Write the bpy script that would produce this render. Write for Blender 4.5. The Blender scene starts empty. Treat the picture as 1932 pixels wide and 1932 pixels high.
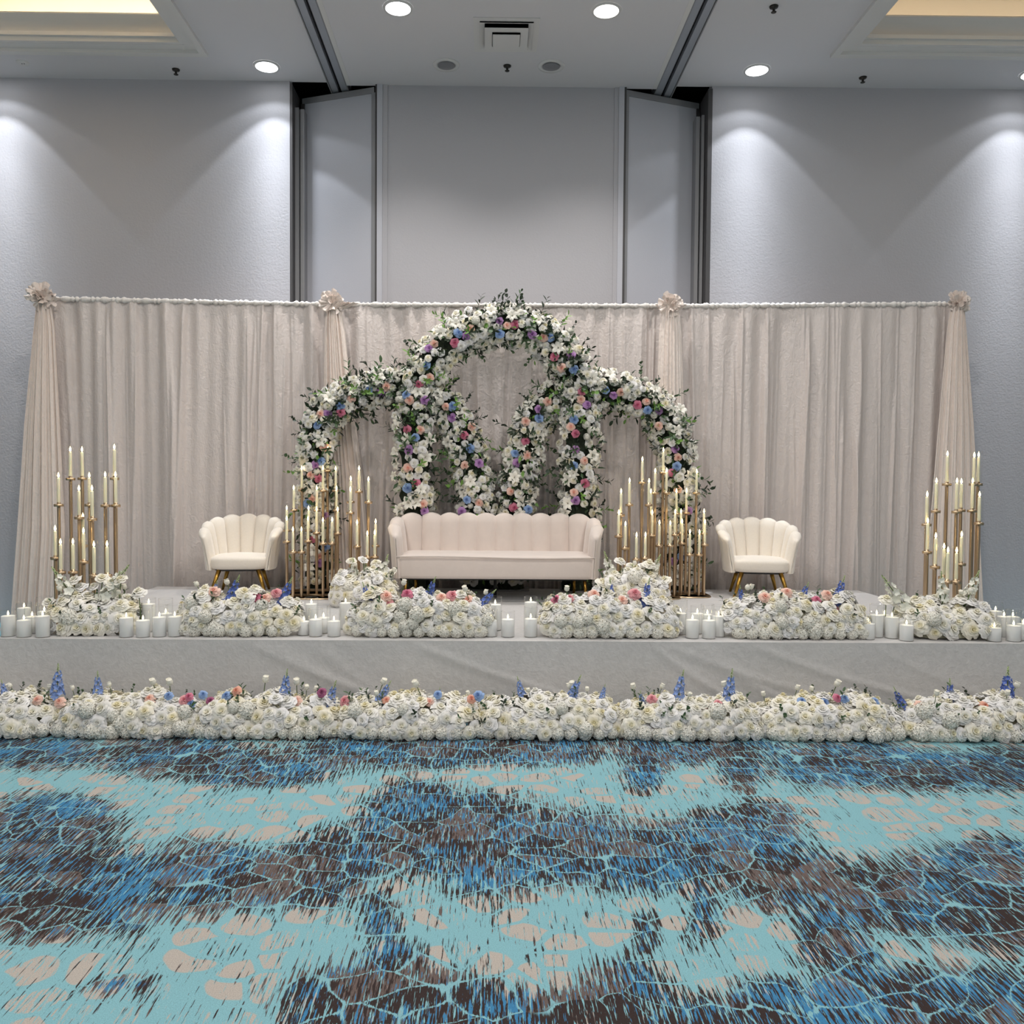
import bpy, bmesh, math, random
import numpy as np
from mathutils import Vector, Matrix, Quaternion

random.seed(7)
PI = math.pi
SC = bpy.context.scene
COL = SC.collection

# ------------------------------------------------------------------ camera
FPX, WPX = 1600.0, 1932.0
PX, PY = 936.0, 966.0
CAMH = 1.55
Yd = Vector((920 - PX, -(908 - PY), -FPX)).normalized()
_x0 = Vector((1, -0.0069, 0))
Xd = (_x0 - Yd * _x0.dot(Yd)).normalized()
Zd = Xd.cross(Yd)
cam_data = bpy.data.cameras.new('camera')
cam = bpy.data.objects.new('camera', cam_data)
COL.objects.link(cam)
Rwc = Matrix((Xd, Yd, Zd))            # rows: world axes seen in camera space -> cam-to-world
cam.matrix_world = Matrix.Translation((0, 0, CAMH)) @ Rwc.to_4x4()
cam_data.sensor_fit = 'HORIZONTAL'
cam_data.sensor_width = 36.0
cam_data.lens = FPX * 36.0 / WPX
cam_data.shift_x = (WPX / 2 - PX) / WPX
cam_data.clip_start = 0.05
cam_data.clip_end = 60
SC.camera = cam

def ray(px, py):
    d = Vector((px - PX, -(py - PY), -FPX))
    return Vector((Xd.dot(d), Yd.dot(d), Zd.dot(d)))
def at(px, py, Y):
    d = ray(px, py); t = Y / d.y
    return Vector((d.x * t, Y, CAMH + d.z * t))
def onz(px, py, z):
    d = ray(px, py); t = (z - CAMH) / d.z
    return Vector((d.x * t, d.y * t, z))

# ------------------------------------------------------------------ world, exposure
world = bpy.data.worlds.new('world'); SC.world = world
world.use_nodes = True
world.node_tree.nodes['Background'].inputs[0].default_value = (0.5, 0.52, 0.56, 1)
world.node_tree.nodes['Background'].inputs[1].default_value = 0.05
SC.view_settings.view_transform = 'Standard'
SC.view_settings.look = 'None'
SC.view_settings.gamma = 1.0
SC.view_settings.use_curve_mapping = False
SC.view_settings.exposure = 0.32
SC.cycles.transparent_max_bounces = 48
SC.cycles.max_bounces = 6
SC.cycles.sample_clamp_indirect = 4.0

# dimensions of the place
ZC = 5.742         # ceiling
YW = 9.1           # far wall
YS0, YS1, ZS = 5.46, 8.16, 0.52   # stage front, back, deck height
XS0, XS1 = -3.17, 3.60
YD = 8.42          # backdrop plane

def light(name, kind, loc, energy, color, **kw):
    d = bpy.data.lights.new(name, kind); d.energy = energy; d.color = color
    for k, v in kw.items(): setattr(d, k, v)
    o = bpy.data.objects.new(name, d); o.location = loc; COL.objects.link(o)
    return o
COOL = (0.88, 0.93, 1.0)
WARM = (1.0, 0.95, 0.905)
K_WASH, K_DOWN, K_ROOM, K_HALL = 21.0, 180.0, 54.0, 26.0
WASH = [onz(503, 125, ZC), onz(1428, 132, ZC), onz(-30, 117, ZC), onz(1950, 139, ZC)]
DOWN = [onz(751, 8, ZC), onz(1144, 13, ZC)]
for p in WASH:      # reflector lamps: sharp cut-off cone, soft bright core, faint spill
    q = (p.x, p.y, ZC - 0.02)
    for ang, k, bl in ((84, 2.0, 0.08), (76, 3.5, 1.0), (56, 6.0, 1.0), (38, 9.0, 1.0), (24, 14.0, 1.0)):
        light('wall_wash_lamp', 'SPOT', q, K_WASH * k, COOL, spot_size=math.radians(ang), spot_blend=bl, shadow_soft_size=0.06)
    light('wall_wash_spill', 'SPOT', q, K_WASH * 0.4, COOL, spot_size=math.radians(122), spot_blend=0.14, shadow_soft_size=0.06)
for p in DOWN:
    light('stage_downlight_lamp', 'SPOT', (p.x, p.y, ZC - 0.06), K_DOWN, WARM, spot_size=math.radians(118), spot_blend=0.8, shadow_soft_size=0.09)
ROOM = [(x, y) for x in (-2.0, 2.3) for y in (4.9, 1.4, -2.2, -6.0)]
for x, y in ROOM:
    light('room_downlight_lamp', 'AREA', (x, y, ZC - 0.06), K_ROOM, WARM, shape='DISK', size=0.22)
HALL = [(x, y) for x in (-5.7, 6.0) for y in (5.2, 0.0, -5.5)]      # added unseen fill lamps below the coffers, to brighten ceiling and hall
for x, y in HALL:
    light('hall_fill_lamp', 'POINT', (x, y, 4.7), K_HALL, WARM, shadow_soft_size=0.3)

# ------------------------------------------------------------------ materials
def new_mat(name):
    m = bpy.data.materials.new(name); m.use_nodes = True
    return m, m.node_tree, m.node_tree.nodes['Principled BSDF']
def plain(name, col, rough=0.6, metal=0.0, spec=0.5, sheen=0.0, var=0.0, vscale=8, bump=0.0, bscale=60, sss=0.0, stretch=None):
    m, nt, b = new_mat(name)
    b.inputs['Base Color'].default_value = (*col, 1)
    b.inputs['Roughness'].default_value = rough
    b.inputs['Metallic'].default_value = metal
    b.inputs['Specular IOR Level'].default_value = spec
    if sheen: b.inputs['Sheen Weight'].default_value = sheen
    if sss:
        b.inputs['Subsurface Weight'].default_value = sss
        b.inputs['Subsurface Radius'].default_value = (0.02, 0.015, 0.01)
    if var or bump:
        tc = nt.nodes.new('ShaderNodeTexCoord')
        src = tc.outputs['Object']
        if stretch:
            mp = nt.nodes.new('ShaderNodeMapping'); mp.inputs['Scale'].default_value = stretch
            nt.links.new(src, mp.inputs[0]); src = mp.outputs[0]
    if var:
        n = nt.nodes.new('ShaderNodeTexNoise'); n.inputs['Scale'].default_value = vscale; n.inputs['Detail'].default_value = 4
        nt.links.new(src, n.inputs['Vector'])
        r = nt.nodes.new('ShaderNodeValToRGB')
        r.color_ramp.elements[0].position = 0.3; r.color_ramp.elements[1].position = 0.7
        r.color_ramp.elements[0].color = (*[max(0, c * (1 - var)) for c in col], 1)
        r.color_ramp.elements[1].color = (*[min(1, c * (1 + var)) for c in col], 1)
        nt.links.new(n.outputs['Fac'], r.inputs[0]); nt.links.new(r.outputs[0], b.inputs['Base Color'])
    if bump:
        n2 = nt.nodes.new('ShaderNodeTexNoise'); n2.inputs['Scale'].default_value = bscale; n2.inputs['Detail'].default_value = 3
        nt.links.new(src, n2.inputs['Vector'])
        bp = nt.nodes.new('ShaderNodeBump'); bp.inputs['Strength'].default_value = bump; bp.inputs['Distance'].default_value = 0.01
        nt.links.new(n2.outputs['Fac'], bp.inputs['Height']); nt.links.new(bp.outputs[0], b.inputs['Normal'])
    return m
def emit(name, col, strength, sampling='AUTO'):
    m, nt, b = new_mat(name)
    b.inputs['Base Color'].default_value = (*col, 1)
    b.inputs['Emission Color'].default_value = (*col, 1)
    b.inputs['Emission Strength'].default_value = strength
    try: m.cycles.emission_sampling = sampling
    except Exception: pass
    return m
def srgb(r, g, b):
    f = lambda c: (c / 255 / 12.92) if c / 255 <= 0.04045 else ((c / 255 + 0.055) / 1.055) ** 2.4
    return (f(r), f(g), f(b))

M = {}
M['wall'] = plain('wall_paint', srgb(188, 187, 191), 0.75, spec=0.25, bump=0.25, bscale=55)
M['ceiling'] = plain('ceiling_paint', srgb(222, 220, 222), 0.85, spec=0.2, bump=0.08, bscale=90)
M['coffer'] = plain('coffer_paint', srgb(225, 214, 196), 0.85, spec=0.2)
M['mould'] = plain('moulding_paint', srgb(224, 222, 219), 0.6, spec=0.3)
M['panel'] = plain('panel_vinyl', srgb(196, 197, 204), 0.6, spec=0.3, bump=0.1, bscale=80)
M['jamb'] = plain('jamb_metal', srgb(150, 150, 152), 0.5, metal=0.2)
M['darkjamb'] = plain('dark_seal', srgb(72, 70, 70), 0.6)
M['rail'] = plain('aluminium_track', srgb(168, 171, 178), 0.4, metal=0.15)
M['black'] = plain('black_slot', (0.006, 0.006, 0.007), 0.7)
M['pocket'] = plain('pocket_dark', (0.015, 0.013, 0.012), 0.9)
M['white_metal'] = plain('white_metal', srgb(222, 220, 218), 0.5)
M['reflector'] = plain('lamp_reflector', srgb(170, 170, 172), 0.3, metal=0.8)
M['bronze'] = plain('sprinkler_bronze', srgb(60, 56, 52), 0.4, metal=0.6)
M['lens_cool'] = emit('lamp_lens_cool', (0.95, 0.97, 1.0), 6.0)
M['lens_warm'] = emit('lamp_lens_warm', (1.0, 0.96, 0.86), 4.0)
M['cove_l'] = emit('cove_strip_bright', (1.0, 0.90, 0.73), 15.0)
M['cove_r'] = emit('cove_strip_dim', (1.0, 0.92, 0.78), 3.6)
M['gold'] = plain('brushed_gold', srgb(214, 188, 156), 0.30, metal=1.0)
M['gold_leg'] = plain('gold_leg', srgb(176, 138, 66), 0.3, metal=1.0)
M['wax'] = plain('ivory_wax', srgb(252, 243, 212), 0.5, sss=0.35)
M['wax_white'] = plain('white_granulated_wax', srgb(240, 240, 238), 0.7, sss=0.1, bump=0.4, bscale=300)
M['wick'] = plain('wick', (0.02, 0.015, 0.01), 0.9)
M['flame'] = emit('flame', (1.0, 0.72, 0.34), 14.0, 'NONE')
M['flame_small'] = emit('flame_small', (1.0, 0.85, 0.5), 7.0, 'NONE')
M['stem'] = plain('green_stem', srgb(92, 110, 60), 0.7)
M['leaf_dark'] = plain('leaf_dark', srgb(40, 56, 38), 0.5, var=0.25, vscale=12)
M['leaf_mid'] = plain('leaf_mid', srgb(66, 92, 58), 0.5, var=0.25, vscale=12)
M['leaf_bright'] = plain('leaf_bright', srgb(110, 150, 70), 0.5, var=0.2, vscale=12)
M['core'] = plain('foliage_core', srgb(46, 56, 42), 0.9, var=0.3, vscale=30)
M['hyd'] = plain('hydrangea_petal', srgb(238, 236, 226), 0.7, var=0.04, vscale=6)
M['foam'] = plain('pale_filler_leaves', srgb(196, 194, 170), 0.9, var=0.3, vscale=25)
M['lily'] = plain('lily_petal', srgb(244, 241, 230), 0.6)
M['delph'] = plain('delphinium_petal', srgb(98, 122, 196), 0.6, var=0.25, vscale=30)
M['delph_pale'] = plain('delphinium_pale_petal', srgb(138, 164, 220), 0.6, var=0.2, vscale=30)
M['delph_white'] = plain('white_delphinium_petal', srgb(240, 240, 228), 0.6, var=0.04, vscale=30)
M['bud'] = plain('bud_green', srgb(190, 205, 150), 0.6)
M['blackleg'] = plain('black_metal', (0.012, 0.012, 0.012), 0.5)

def rose_mat(name, rim, heart):
    m, nt, b = new_mat(name)
    tc = nt.nodes.new('ShaderNodeTexCoord')
    ln = nt.nodes.new('ShaderNodeVectorMath'); ln.operation = 'LENGTH'
    mp = nt.nodes.new('ShaderNodeMapping'); mp.inputs['Scale'].default_value = (1, 1, 0.3)
    nt.links.new(tc.outputs['Object'], mp.inputs[0]); nt.links.new(mp.outputs[0], ln.inputs[0])
    r = nt.nodes.new('ShaderNodeValToRGB')
    r.color_ramp.elements[0].position = 0.06; r.color_ramp.elements[1].position = 0.36
    r.color_ramp.elements[0].color = (*heart, 1); r.color_ramp.elements[1].color = (*rim, 1)
    nt.links.new(ln.outputs['Value'], r.inputs[0]); nt.links.new(r.outputs[0], b.inputs['Base Color'])
    b.inputs['Roughness'].default_value = 0.75
    b.inputs['Specular IOR Level'].default_value = 0.25
    tl = nt.nodes.new('ShaderNodeBsdfTranslucent'); nt.links.new(r.outputs[0], tl.inputs[0])
    mx = nt.nodes.new('ShaderNodeMixShader'); mx.inputs[0].default_value = 0.12
    out = nt.nodes['Material Output']
    nt.links.new(b.outputs[0], mx.inputs[1]); nt.links.new(tl.outputs[0], mx.inputs[2]); nt.links.new(mx.outputs[0], out.inputs[0])
    return m
RC = {
 'white': rose_mat('rose_white', srgb(250, 248, 243), srgb(242, 238, 218)),
 'ivory': rose_mat('rose_ivory', srgb(250, 247, 236), srgb(243, 237, 208)),
 'cream': rose_mat('rose_cream', srgb(249, 244, 228), srgb(240, 231, 190)),
 'cool': rose_mat('rose_cool_white', srgb(248, 247, 246), srgb(238, 236, 226)),
 'peach': rose_mat('rose_peach', srgb(250, 214, 198), srgb(244, 178, 158)),
 'coral': rose_mat('rose_coral', srgb(242, 186, 164), srgb(230, 148, 124)),
 'pink': rose_mat('rose_pink', srgb(226, 140, 164), srgb(196, 86, 120)),
 'rosy': rose_mat('rose_soft_pink', srgb(238, 172, 176), srgb(220, 130, 142)),
 'purple': rose_mat('rose_purple', srgb(196, 152, 204), srgb(150, 94, 164)),
 'blue': rose_mat('rose_blue', srgb(160, 188, 230), srgb(104, 136, 192)),
 'mauve': rose_mat('rose_mauve', srgb(178, 106, 140), srgb(140, 66, 104)),
}

def glass_mat(name, refl, tint):
    m = bpy.data.materials.new(name); m.use_nodes = True
    nt = m.node_tree; nt.nodes.clear()
    out = nt.nodes.new('ShaderNodeOutputMaterial')
    tr = nt.nodes.new('ShaderNodeBsdfTransparent'); tr.inputs[0].default_value = (*tint, 1)
    gl = nt.nodes.new('ShaderNodeBsdfGlossy'); gl.inputs['Roughness'].default_value = 0.06
    lw = nt.nodes.new('ShaderNodeLayerWeight'); lw.inputs[0].default_value = 0.5
    pw = nt.nodes.new('ShaderNodeMath'); pw.operation = 'POWER'; pw.inputs[1].default_value = 4.0
    mu = nt.nodes.new('ShaderNodeMath'); mu.operation = 'MULTIPLY_ADD'; mu.inputs[1].default_value = refl; mu.inputs[2].default_value = 0.025
    nt.links.new(lw.outputs['Facing'], pw.inputs[0])
    mx = nt.nodes.new('ShaderNodeMixShader')
    nt.links.new(pw.outputs[0], mu.inputs[0]); nt.links.new(mu.outputs[0], mx.inputs[0])
    nt.links.new(tr.outputs[0], mx.inputs[1]); nt.links.new(gl.outputs[0], mx.inputs[2])
    nt.links.new(mx.outputs[0], out.inputs[0])
    return m
M['glass'] = glass_mat('clear_glass', 0.6, (0.99, 0.995, 0.99))
M['glass_thick'] = glass_mat('clear_glass_vase', 0.75, (0.99, 0.995, 0.993))

def fabric(name, col, rough, crinkle, scale=(26, 26, 5), sheen=0.3, var=0.08, spec=0.5, fine=0.0):
    m, nt, b = new_mat(name)
    tc = nt.nodes.new('ShaderNodeTexCoord'); mp = nt.nodes.new('ShaderNodeMapping'); mp.inputs['Scale'].default_value = scale
    nt.links.new(tc.outputs['Object'], mp.inputs[0])
    n = nt.nodes.new('ShaderNodeTexNoise'); n.inputs['Scale'].default_value = 1.0; n.inputs['Detail'].default_value = 5; n.inputs['Roughness'].default_value = 0.65; n.inputs['Distortion'].default_value = 0.6
    nt.links.new(mp.outputs[0], n.inputs['Vector'])
    n3 = nt.nodes.new('ShaderNodeTexNoise'); n3.inputs['Scale'].default_value = 14; n3.inputs['Detail'].default_value = 4; n3.inputs['Distortion'].default_value = 2.0
    nt.links.new(tc.outputs['Object'], n3.inputs['Vector'])
    ad = nt.nodes.new('ShaderNodeMath'); ad.operation = 'MULTIPLY_ADD'; ad.inputs[1].default_value = 0.6
    nt.links.new(n3.outputs['Fac'], ad.inputs[0]); nt.links.new(n.outputs['Fac'], ad.inputs[2])
    bp = nt.nodes.new('ShaderNodeBump'); bp.inputs['Strength'].default_value = crinkle; bp.inputs['Distance'].default_value = 0.02
    nt.links.new(ad.outputs[0], bp.inputs['Height']); nt.links.new(bp.outputs[0], b.inputs['Normal'])
    r = nt.nodes.new('ShaderNodeValToRGB')
    r.color_ramp.elements[0].position = 0.3; r.color_ramp.elements[1].position = 0.7
    r.color_ramp.elements[0].color = (*[c * (1 - var) for c in col], 1); r.color_ramp.elements[1].color = (*[min(1, c * (1 + var)) for c in col], 1)
    nt.links.new(n.outputs['Fac'], r.inputs[0]); nt.links.new(r.outputs[0], b.inputs['Base Color'])
    b.inputs['Roughness'].default_value = rough
    b.inputs['Sheen Weight'].default_value = sheen
    b.inputs['Specular IOR Level'].default_value = spec
    return m
M['drape'] = fabric('drape_satin', srgb(222, 212, 207), 0.30, 0.5, scale=(30, 30, 9), sheen=0.05, spec=0.9, var=0.03)
M['drape_blush'] = fabric('swag_satin', srgb(248, 235, 226), 0.30, 0.5, scale=(30, 30, 9), sheen=0.05, spec=0.9, var=0.03)
M['ruffle'] = fabric('ruffle_satin', srgb(240, 234, 228), 0.5, 0.3)
M['velvet'] = fabric('stage_velvet', srgb(204, 202, 201), 0.7, 0.25, scale=(30, 30, 30), sheen=0.6, var=0.07, spec=0.2)
M['sofa'] = fabric('sofa_velvet', srgb(220, 208, 200), 0.8, 0.03, scale=(8, 8, 8), sheen=0.5, var=0.03, spec=0.2)
M['chair'] = fabric('chair_boucle', srgb(232, 224, 212), 0.9, 0.10, scale=(90, 90, 90), sheen=0.4, var=0.03, spec=0.15)

# ------------------------------------------------------------------ mesh helpers
class MB:
    def __init__(s): s.v = []; s.f = []; s.mi = []
    def add(s, vs, fs, mi=0):
        o = len(s.v); s.v.extend([tuple(v) for v in vs]); s.f.extend([tuple(i + o for i in f) for f in fs]); s.mi.extend([mi] * len(fs)); return s
    def box(s, x0, x1, y0, y1, z0, z1, mi=0):
        vs = [(x0,y0,z0),(x1,y0,z0),(x1,y1,z0),(x0,y1,z0),(x0,y0,z1),(x1,y0,z1),(x1,y1,z1),(x0,y1,z1)]
        return s.add(vs, [(3,2,1,0),(4,5,6,7),(0,1,5,4),(1,2,6,5),(2,3,7,6),(3,0,4,7)], mi)
    def grid(s, pts, mi=0, wrap_u=False, wrap_v=False):
        nu, nv = len(pts), len(pts[0]); vs = [p for row in pts for p in row]; fs = []
        for i in range(nu if wrap_u else nu - 1):
            for j in range(nv if wrap_v else nv - 1):
                a, b = i, (i + 1) % nu; c, d = j, (j + 1) % nv
                fs.append((a*nv+c, b*nv+c, b*nv+d, a*nv+d))
        return s.add(vs, fs, mi)
    def lathe(s, prof, n=20, c=(0,0,0), mi=0, capb=False, capt=False):
        pts = [[(c[0]+r*math.cos(2*PI*k/n), c[1]+r*math.sin(2*PI*k/n), c[2]+z) for (r, z) in prof] for k in range(n)]
        s.grid(pts, mi, wrap_u=True)
        nv = len(prof); o = len(s.v) - n*nv
        if capb: s.f.append(tuple(o+k*nv for k in reversed(range(n)))); s.mi.append(mi)
        if capt: s.f.append(tuple(o+k*nv+nv-1 for k in range(n))); s.mi.append(mi)
        return s
    def tube(s, pts, r, n=8, mi=0, cap=True):
        pts = [Vector(p) for p in pts]; rr = r if isinstance(r, (list, tuple)) else [r]*len(pts); rows = []
        for i, p in enumerate(pts):
            t = (pts[min(i+1, len(pts)-1)] - pts[max(i-1, 0)]).normalized()
            a = t.cross(Vector((0,0,1)) if abs(t.z) < 0.9 else Vector((1,0,0))).normalized(); b = t.cross(a)
            rows.append([p + a*math.cos(2*PI*k/n)*rr[i] + b*math.sin(2*PI*k/n)*rr[i] for k in range(n)])
        o = len(s.v); s.grid(rows, mi, wrap_v=True)
        if cap:
            s.f.append(tuple(o+k for k in range(n))); s.mi.append(mi)
            e = o+(len(pts)-1)*n; s.f.append(tuple(e+k for k in reversed(range(n)))); s.mi.append(mi)
        return s
    def mesh(s, name, mats, smooth=True, fix=False):
        me = bpy.data.meshes.new(name); me.from_pydata(s.v, [], s.f)
        for m in (mats if isinstance(mats, (list, tuple)) else [mats]): me.materials.append(m)
        if any(s.mi): me.polygons.foreach_set('material_index', s.mi)
        if smooth: me.polygons.foreach_set('use_smooth', [True]*len(s.f))
        if fix:
            bm = bmesh.new(); bm.from_mesh(me); bmesh.ops.recalc_face_normals(bm, faces=bm.faces); bm.to_mesh(me); bm.free()
            me.set_sharp_from_angle(angle=math.radians(50))
        me.update(); return me
    def build(s, name, mats, parent=None, loc=None, smooth=True, fix=False):
        return put(name, s.mesh(name, mats, smooth, fix), parent, loc)

def put(name, me, parent=None, loc=None, rot=None, scale=None):
    o = bpy.data.objects.new(name, me); COL.objects.link(o)
    if parent: o.parent = parent
    if loc is not None: o.location = loc
    if rot is not None:
        if isinstance(rot, Quaternion): o.rotation_mode = 'QUATERNION'; o.rotation_quaternion = rot
        else: o.rotation_euler = rot
    if scale is not None: o.scale = scale if hasattr(scale, '__len__') else (scale,)*3
    return o
def tag(o, label, cat, group=None):
    o['label'] = label; o['category'] = cat
    if group: o['group'] = group
    return o
def thing(name, label, cat, loc, group=None, rotz=0):
    return tag(put(name, None, None, loc, (0, 0, rotz)), label, cat, group)
def struct(o): o['kind'] = 'structure'; return o
ORD = ['first','second','third','fourth','fifth','sixth','seventh','eighth','ninth','tenth','eleventh','twelfth','thirteenth','fourteenth','fifteenth','sixteenth','seventeenth','eighteenth','nineteenth','twentieth']

# ------------------------------------------------------------------ floor: patterned carpet
class NT:
    def __init__(s, nt): s.nt = nt
    def _in(s, node, i, v):
        if hasattr(v, 'is_linked') or hasattr(v, 'links'): s.nt.links.new(v, node.inputs[i])
        elif v is not None: node.inputs[i].default_value = v
    def m(s, op, a, b=None, c=None, clamp=False):
        n = s.nt.nodes.new('ShaderNodeMath'); n.operation = op; n.use_clamp = clamp
        s._in(n, 0, a)
        if b is not None: s._in(n, 1, b)
        if c is not None: s._in(n, 2, c)
        return n.outputs[0]
    def step(s, x, e, w):
        n = s.nt.nodes.new('ShaderNodeMapRange'); n.interpolation_type = 'SMOOTHSTEP'
        s._in(n, 0, x); n.inputs[1].default_value = e - w; n.inputs[2].default_value = e + w
        return n.outputs[0]
    def mix(s, f, a, b):
        n = s.nt.nodes.new('ShaderNodeMix'); n.data_type = 'RGBA'
        s._in(n, 0, f)
        for i, v in ((6, a), (7, b)):
            if isinstance(v, tuple): n.inputs[i].default_value = (*v, 1)
            else: s.nt.links.new(v, n.inputs[i])
        return n.outputs[2]
    def noise(s, vec, scale, detail=2, rough=0.5, dist=0.0):
        n = s.nt.nodes.new('ShaderNodeTexNoise'); n.noise_dimensions = '2D'
        n.inputs['Scale'].default_value = scale; n.inputs['Detail'].default_value = detail
        n.inputs['Roughness'].default_value = rough; n.inputs['Distortion'].default_value = dist
        s.nt.links.new(vec, n.inputs['Vector']); return n.outputs['Fac']
    def map(s, vec, scale, loc=(0,0,0)):
        n = s.nt.nodes.new('ShaderNodeMapping'); n.inputs['Scale'].default_value = scale; n.inputs['Location'].default_value = loc
        s.nt.links.new(vec, n.inputs[0]); return n.outputs[0]

def carpet_material():
    m, nt, b = new_mat('patterned_carpet'); N = NT(nt)
    tc = nt.nodes.new('ShaderNodeTexCoord'); P = tc.outputs['Object']
    at_ = nt.nodes.new('ShaderNodeAttribute'); at_.attribute_name = 'dark'; D = at_.outputs['Fac']
    # warp
    w = nt.nodes.new('ShaderNodeTexNoise'); w.inputs['Scale'].default_value = 2.2; w.inputs['Detail'].default_value = 2
    nt.links.new(P, w.inputs['Vector'])
    va = nt.nodes.new('ShaderNodeVectorMath'); va.operation = 'MULTIPLY_ADD'; va.inputs[1].default_value = (0.22, 0.22, 0)
    nt.links.new(w.outputs['Color'], va.inputs[0]); nt.links.new(P, va.inputs[2])
    w2 = nt.nodes.new('ShaderNodeTexNoise'); w2.inputs['Scale'].default_value = 9; w2.inputs['Detail'].default_value = 2
    nt.links.new(P, w2.inputs['Vector'])
    vb = nt.nodes.new('ShaderNodeVectorMath'); vb.operation = 'MULTIPLY_ADD'; vb.inputs[1].default_value = (0.03, 0.03, 0)
    nt.links.new(w2.outputs['Color'], vb.inputs[0]); nt.links.new(va.outputs[0], vb.inputs[2]); PW = vb.outputs[0]
    def vor(feature, scale, vec):
        v = nt.nodes.new('ShaderNodeTexVoronoi'); v.voronoi_dimensions = '2D'; v.feature = feature
        v.inputs['Scale'].default_value = scale; v.inputs['Randomness'].default_value = 0.9
        nt.links.new(vec, v.inputs['Vector']); return v
    PV = N.map(PW, (6.4, 7.0, 1))
    edge = vor('DISTANCE_TO_EDGE', 1.0, PV).outputs['Distance']
    f1 = vor('F1', 1.0, PV); cellc = f1.outputs['Color']; F1D = f1.outputs['Distance']
    sp = nt.nodes.new('ShaderNodeSeparateColor'); nt.links.new(cellc, sp.inputs[0])
    ra, rb = sp.outputs[0], sp.outputs[1]
    s1 = N.noise(N.map(P, (92, 4.2, 1)), 1.0, 3, 0.66)
    s2 = N.noise(N.map(P, (110, 9, 1), (13.1, 4.7, 0)), 1.0, 3, 0.62)
    s3 = N.noise(N.map(P, (95, 7.5, 1), (31.7, 8.2, 0)), 1.0, 3, 0.66)
    fine = N.noise(P, 260, 2, 0.7)
    big = N.noise(N.map(P, (2.0, 1.6, 1), (5, 3, 0)), 1.0, 2, 0.5)
    # dark field with streaked boundary
    d1 = N.m('ADD', D, N.m('MULTIPLY', N.m('SUBTRACT', s1, 0.5), 3.4))
    d1 = N.m('ADD', d1, N.m('MULTIPLY', N.m('SUBTRACT', big, 0.5), 0.5))
    dark = N.step(d1, 0.42, 0.05)
    # light field colours
    AQUA, BEIGE, BROWN, GREY, BLUE = srgb(138, 188, 198), srgb(188, 180, 172), srgb(62, 52, 51), srgb(110, 97, 93), srgb(70, 134, 178)
    rnd = N.m('SUBTRACT', 1.0, N.step(F1D, 0.50, 0.03))
    cellin = N.m('MULTIPLY', N.step(edge, 0.095, 0.02), rnd)
    keep = N.step(N.m('ADD', ra, N.m('MULTIPLY', N.m('SUBTRACT', s3, 0.5), 2.2)), 0.40, 0.05)
    lightc = N.mix(N.m('MULTIPLY', cellin, keep), AQUA, BEIGE)
    # dark field colours
    brown = N.mix(N.step(N.m('ADD', rb, N.m('MULTIPLY', N.m('SUBTRACT', s2, 0.5), 2.4)), 0.72, 0.06), BROWN, GREY)
    blz = N.noise(N.map(P, (3.4, 2.6, 1), (9.0, 2.0, 0)), 1.0, 2, 0.5)
    bl = N.step(N.m('ADD', s2, N.m('MULTIPLY', N.m('SUBTRACT', blz, 0.55), 0.45)), 0.545, 0.02)
    bl = N.m('MULTIPLY', bl, N.step(D, 0.62, 0.12))
    dc = N.mix(bl, brown, BLUE)
    thin = N.step(N.m('ADD', edge, N.m('MULTIPLY', N.m('SUBTRACT', s3, 0.5), 0.20)), 0.020, 0.014)
    thin = N.m('MULTIPLY', thin, N.m('SUBTRACT', 1.0, N.step(N.m('ADD', F1D, N.m('MULTIPLY', N.m('SUBTRACT', s3, 0.5), 0.6)), 0.80, 0.03)))
    webz = N.step(N.m('ADD', big, N.m('MULTIPLY', N.m('SUBTRACT', ra, 0.5), 0.35)), 0.42, 0.02)
    thin = N.m('MAXIMUM', thin, N.m('SUBTRACT', 1.0, webz))
    dc = N.mix(thin, AQUA, dc)
    sl = N.step(N.m('ADD', s3, N.m('MULTIPLY', N.m('SUBTRACT', 0.9, D), 0.12)), 0.61, 0.02)
    dc = N.mix(sl, dc, AQUA)
    colr = N.mix(dark, lightc, dc)
    shade = N.m('MULTIPLY_ADD', fine, 0.7, 0.62)
    mm = nt.nodes.new('ShaderNodeVectorMath'); mm.operation = 'SCALE'
    nt.links.new(colr, mm.inputs[0]); nt.links.new(shade, mm.inputs['Scale'])
    nt.links.new(mm.outputs[0], b.inputs['Base Color'])
    b.inputs['Roughness'].default_value = 0.95; b.inputs['Specular IOR Level'].default_value = 0.1
    bp = nt.nodes.new('ShaderNodeBump'); bp.inputs['Strength'].default_value = 0.4; bp.inputs['Distance'].default_value = 0.004
    nt.links.new(fine, bp.inputs['Height']); nt.links.new(bp.outputs[0], b.inputs['Normal'])
    return m

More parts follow.
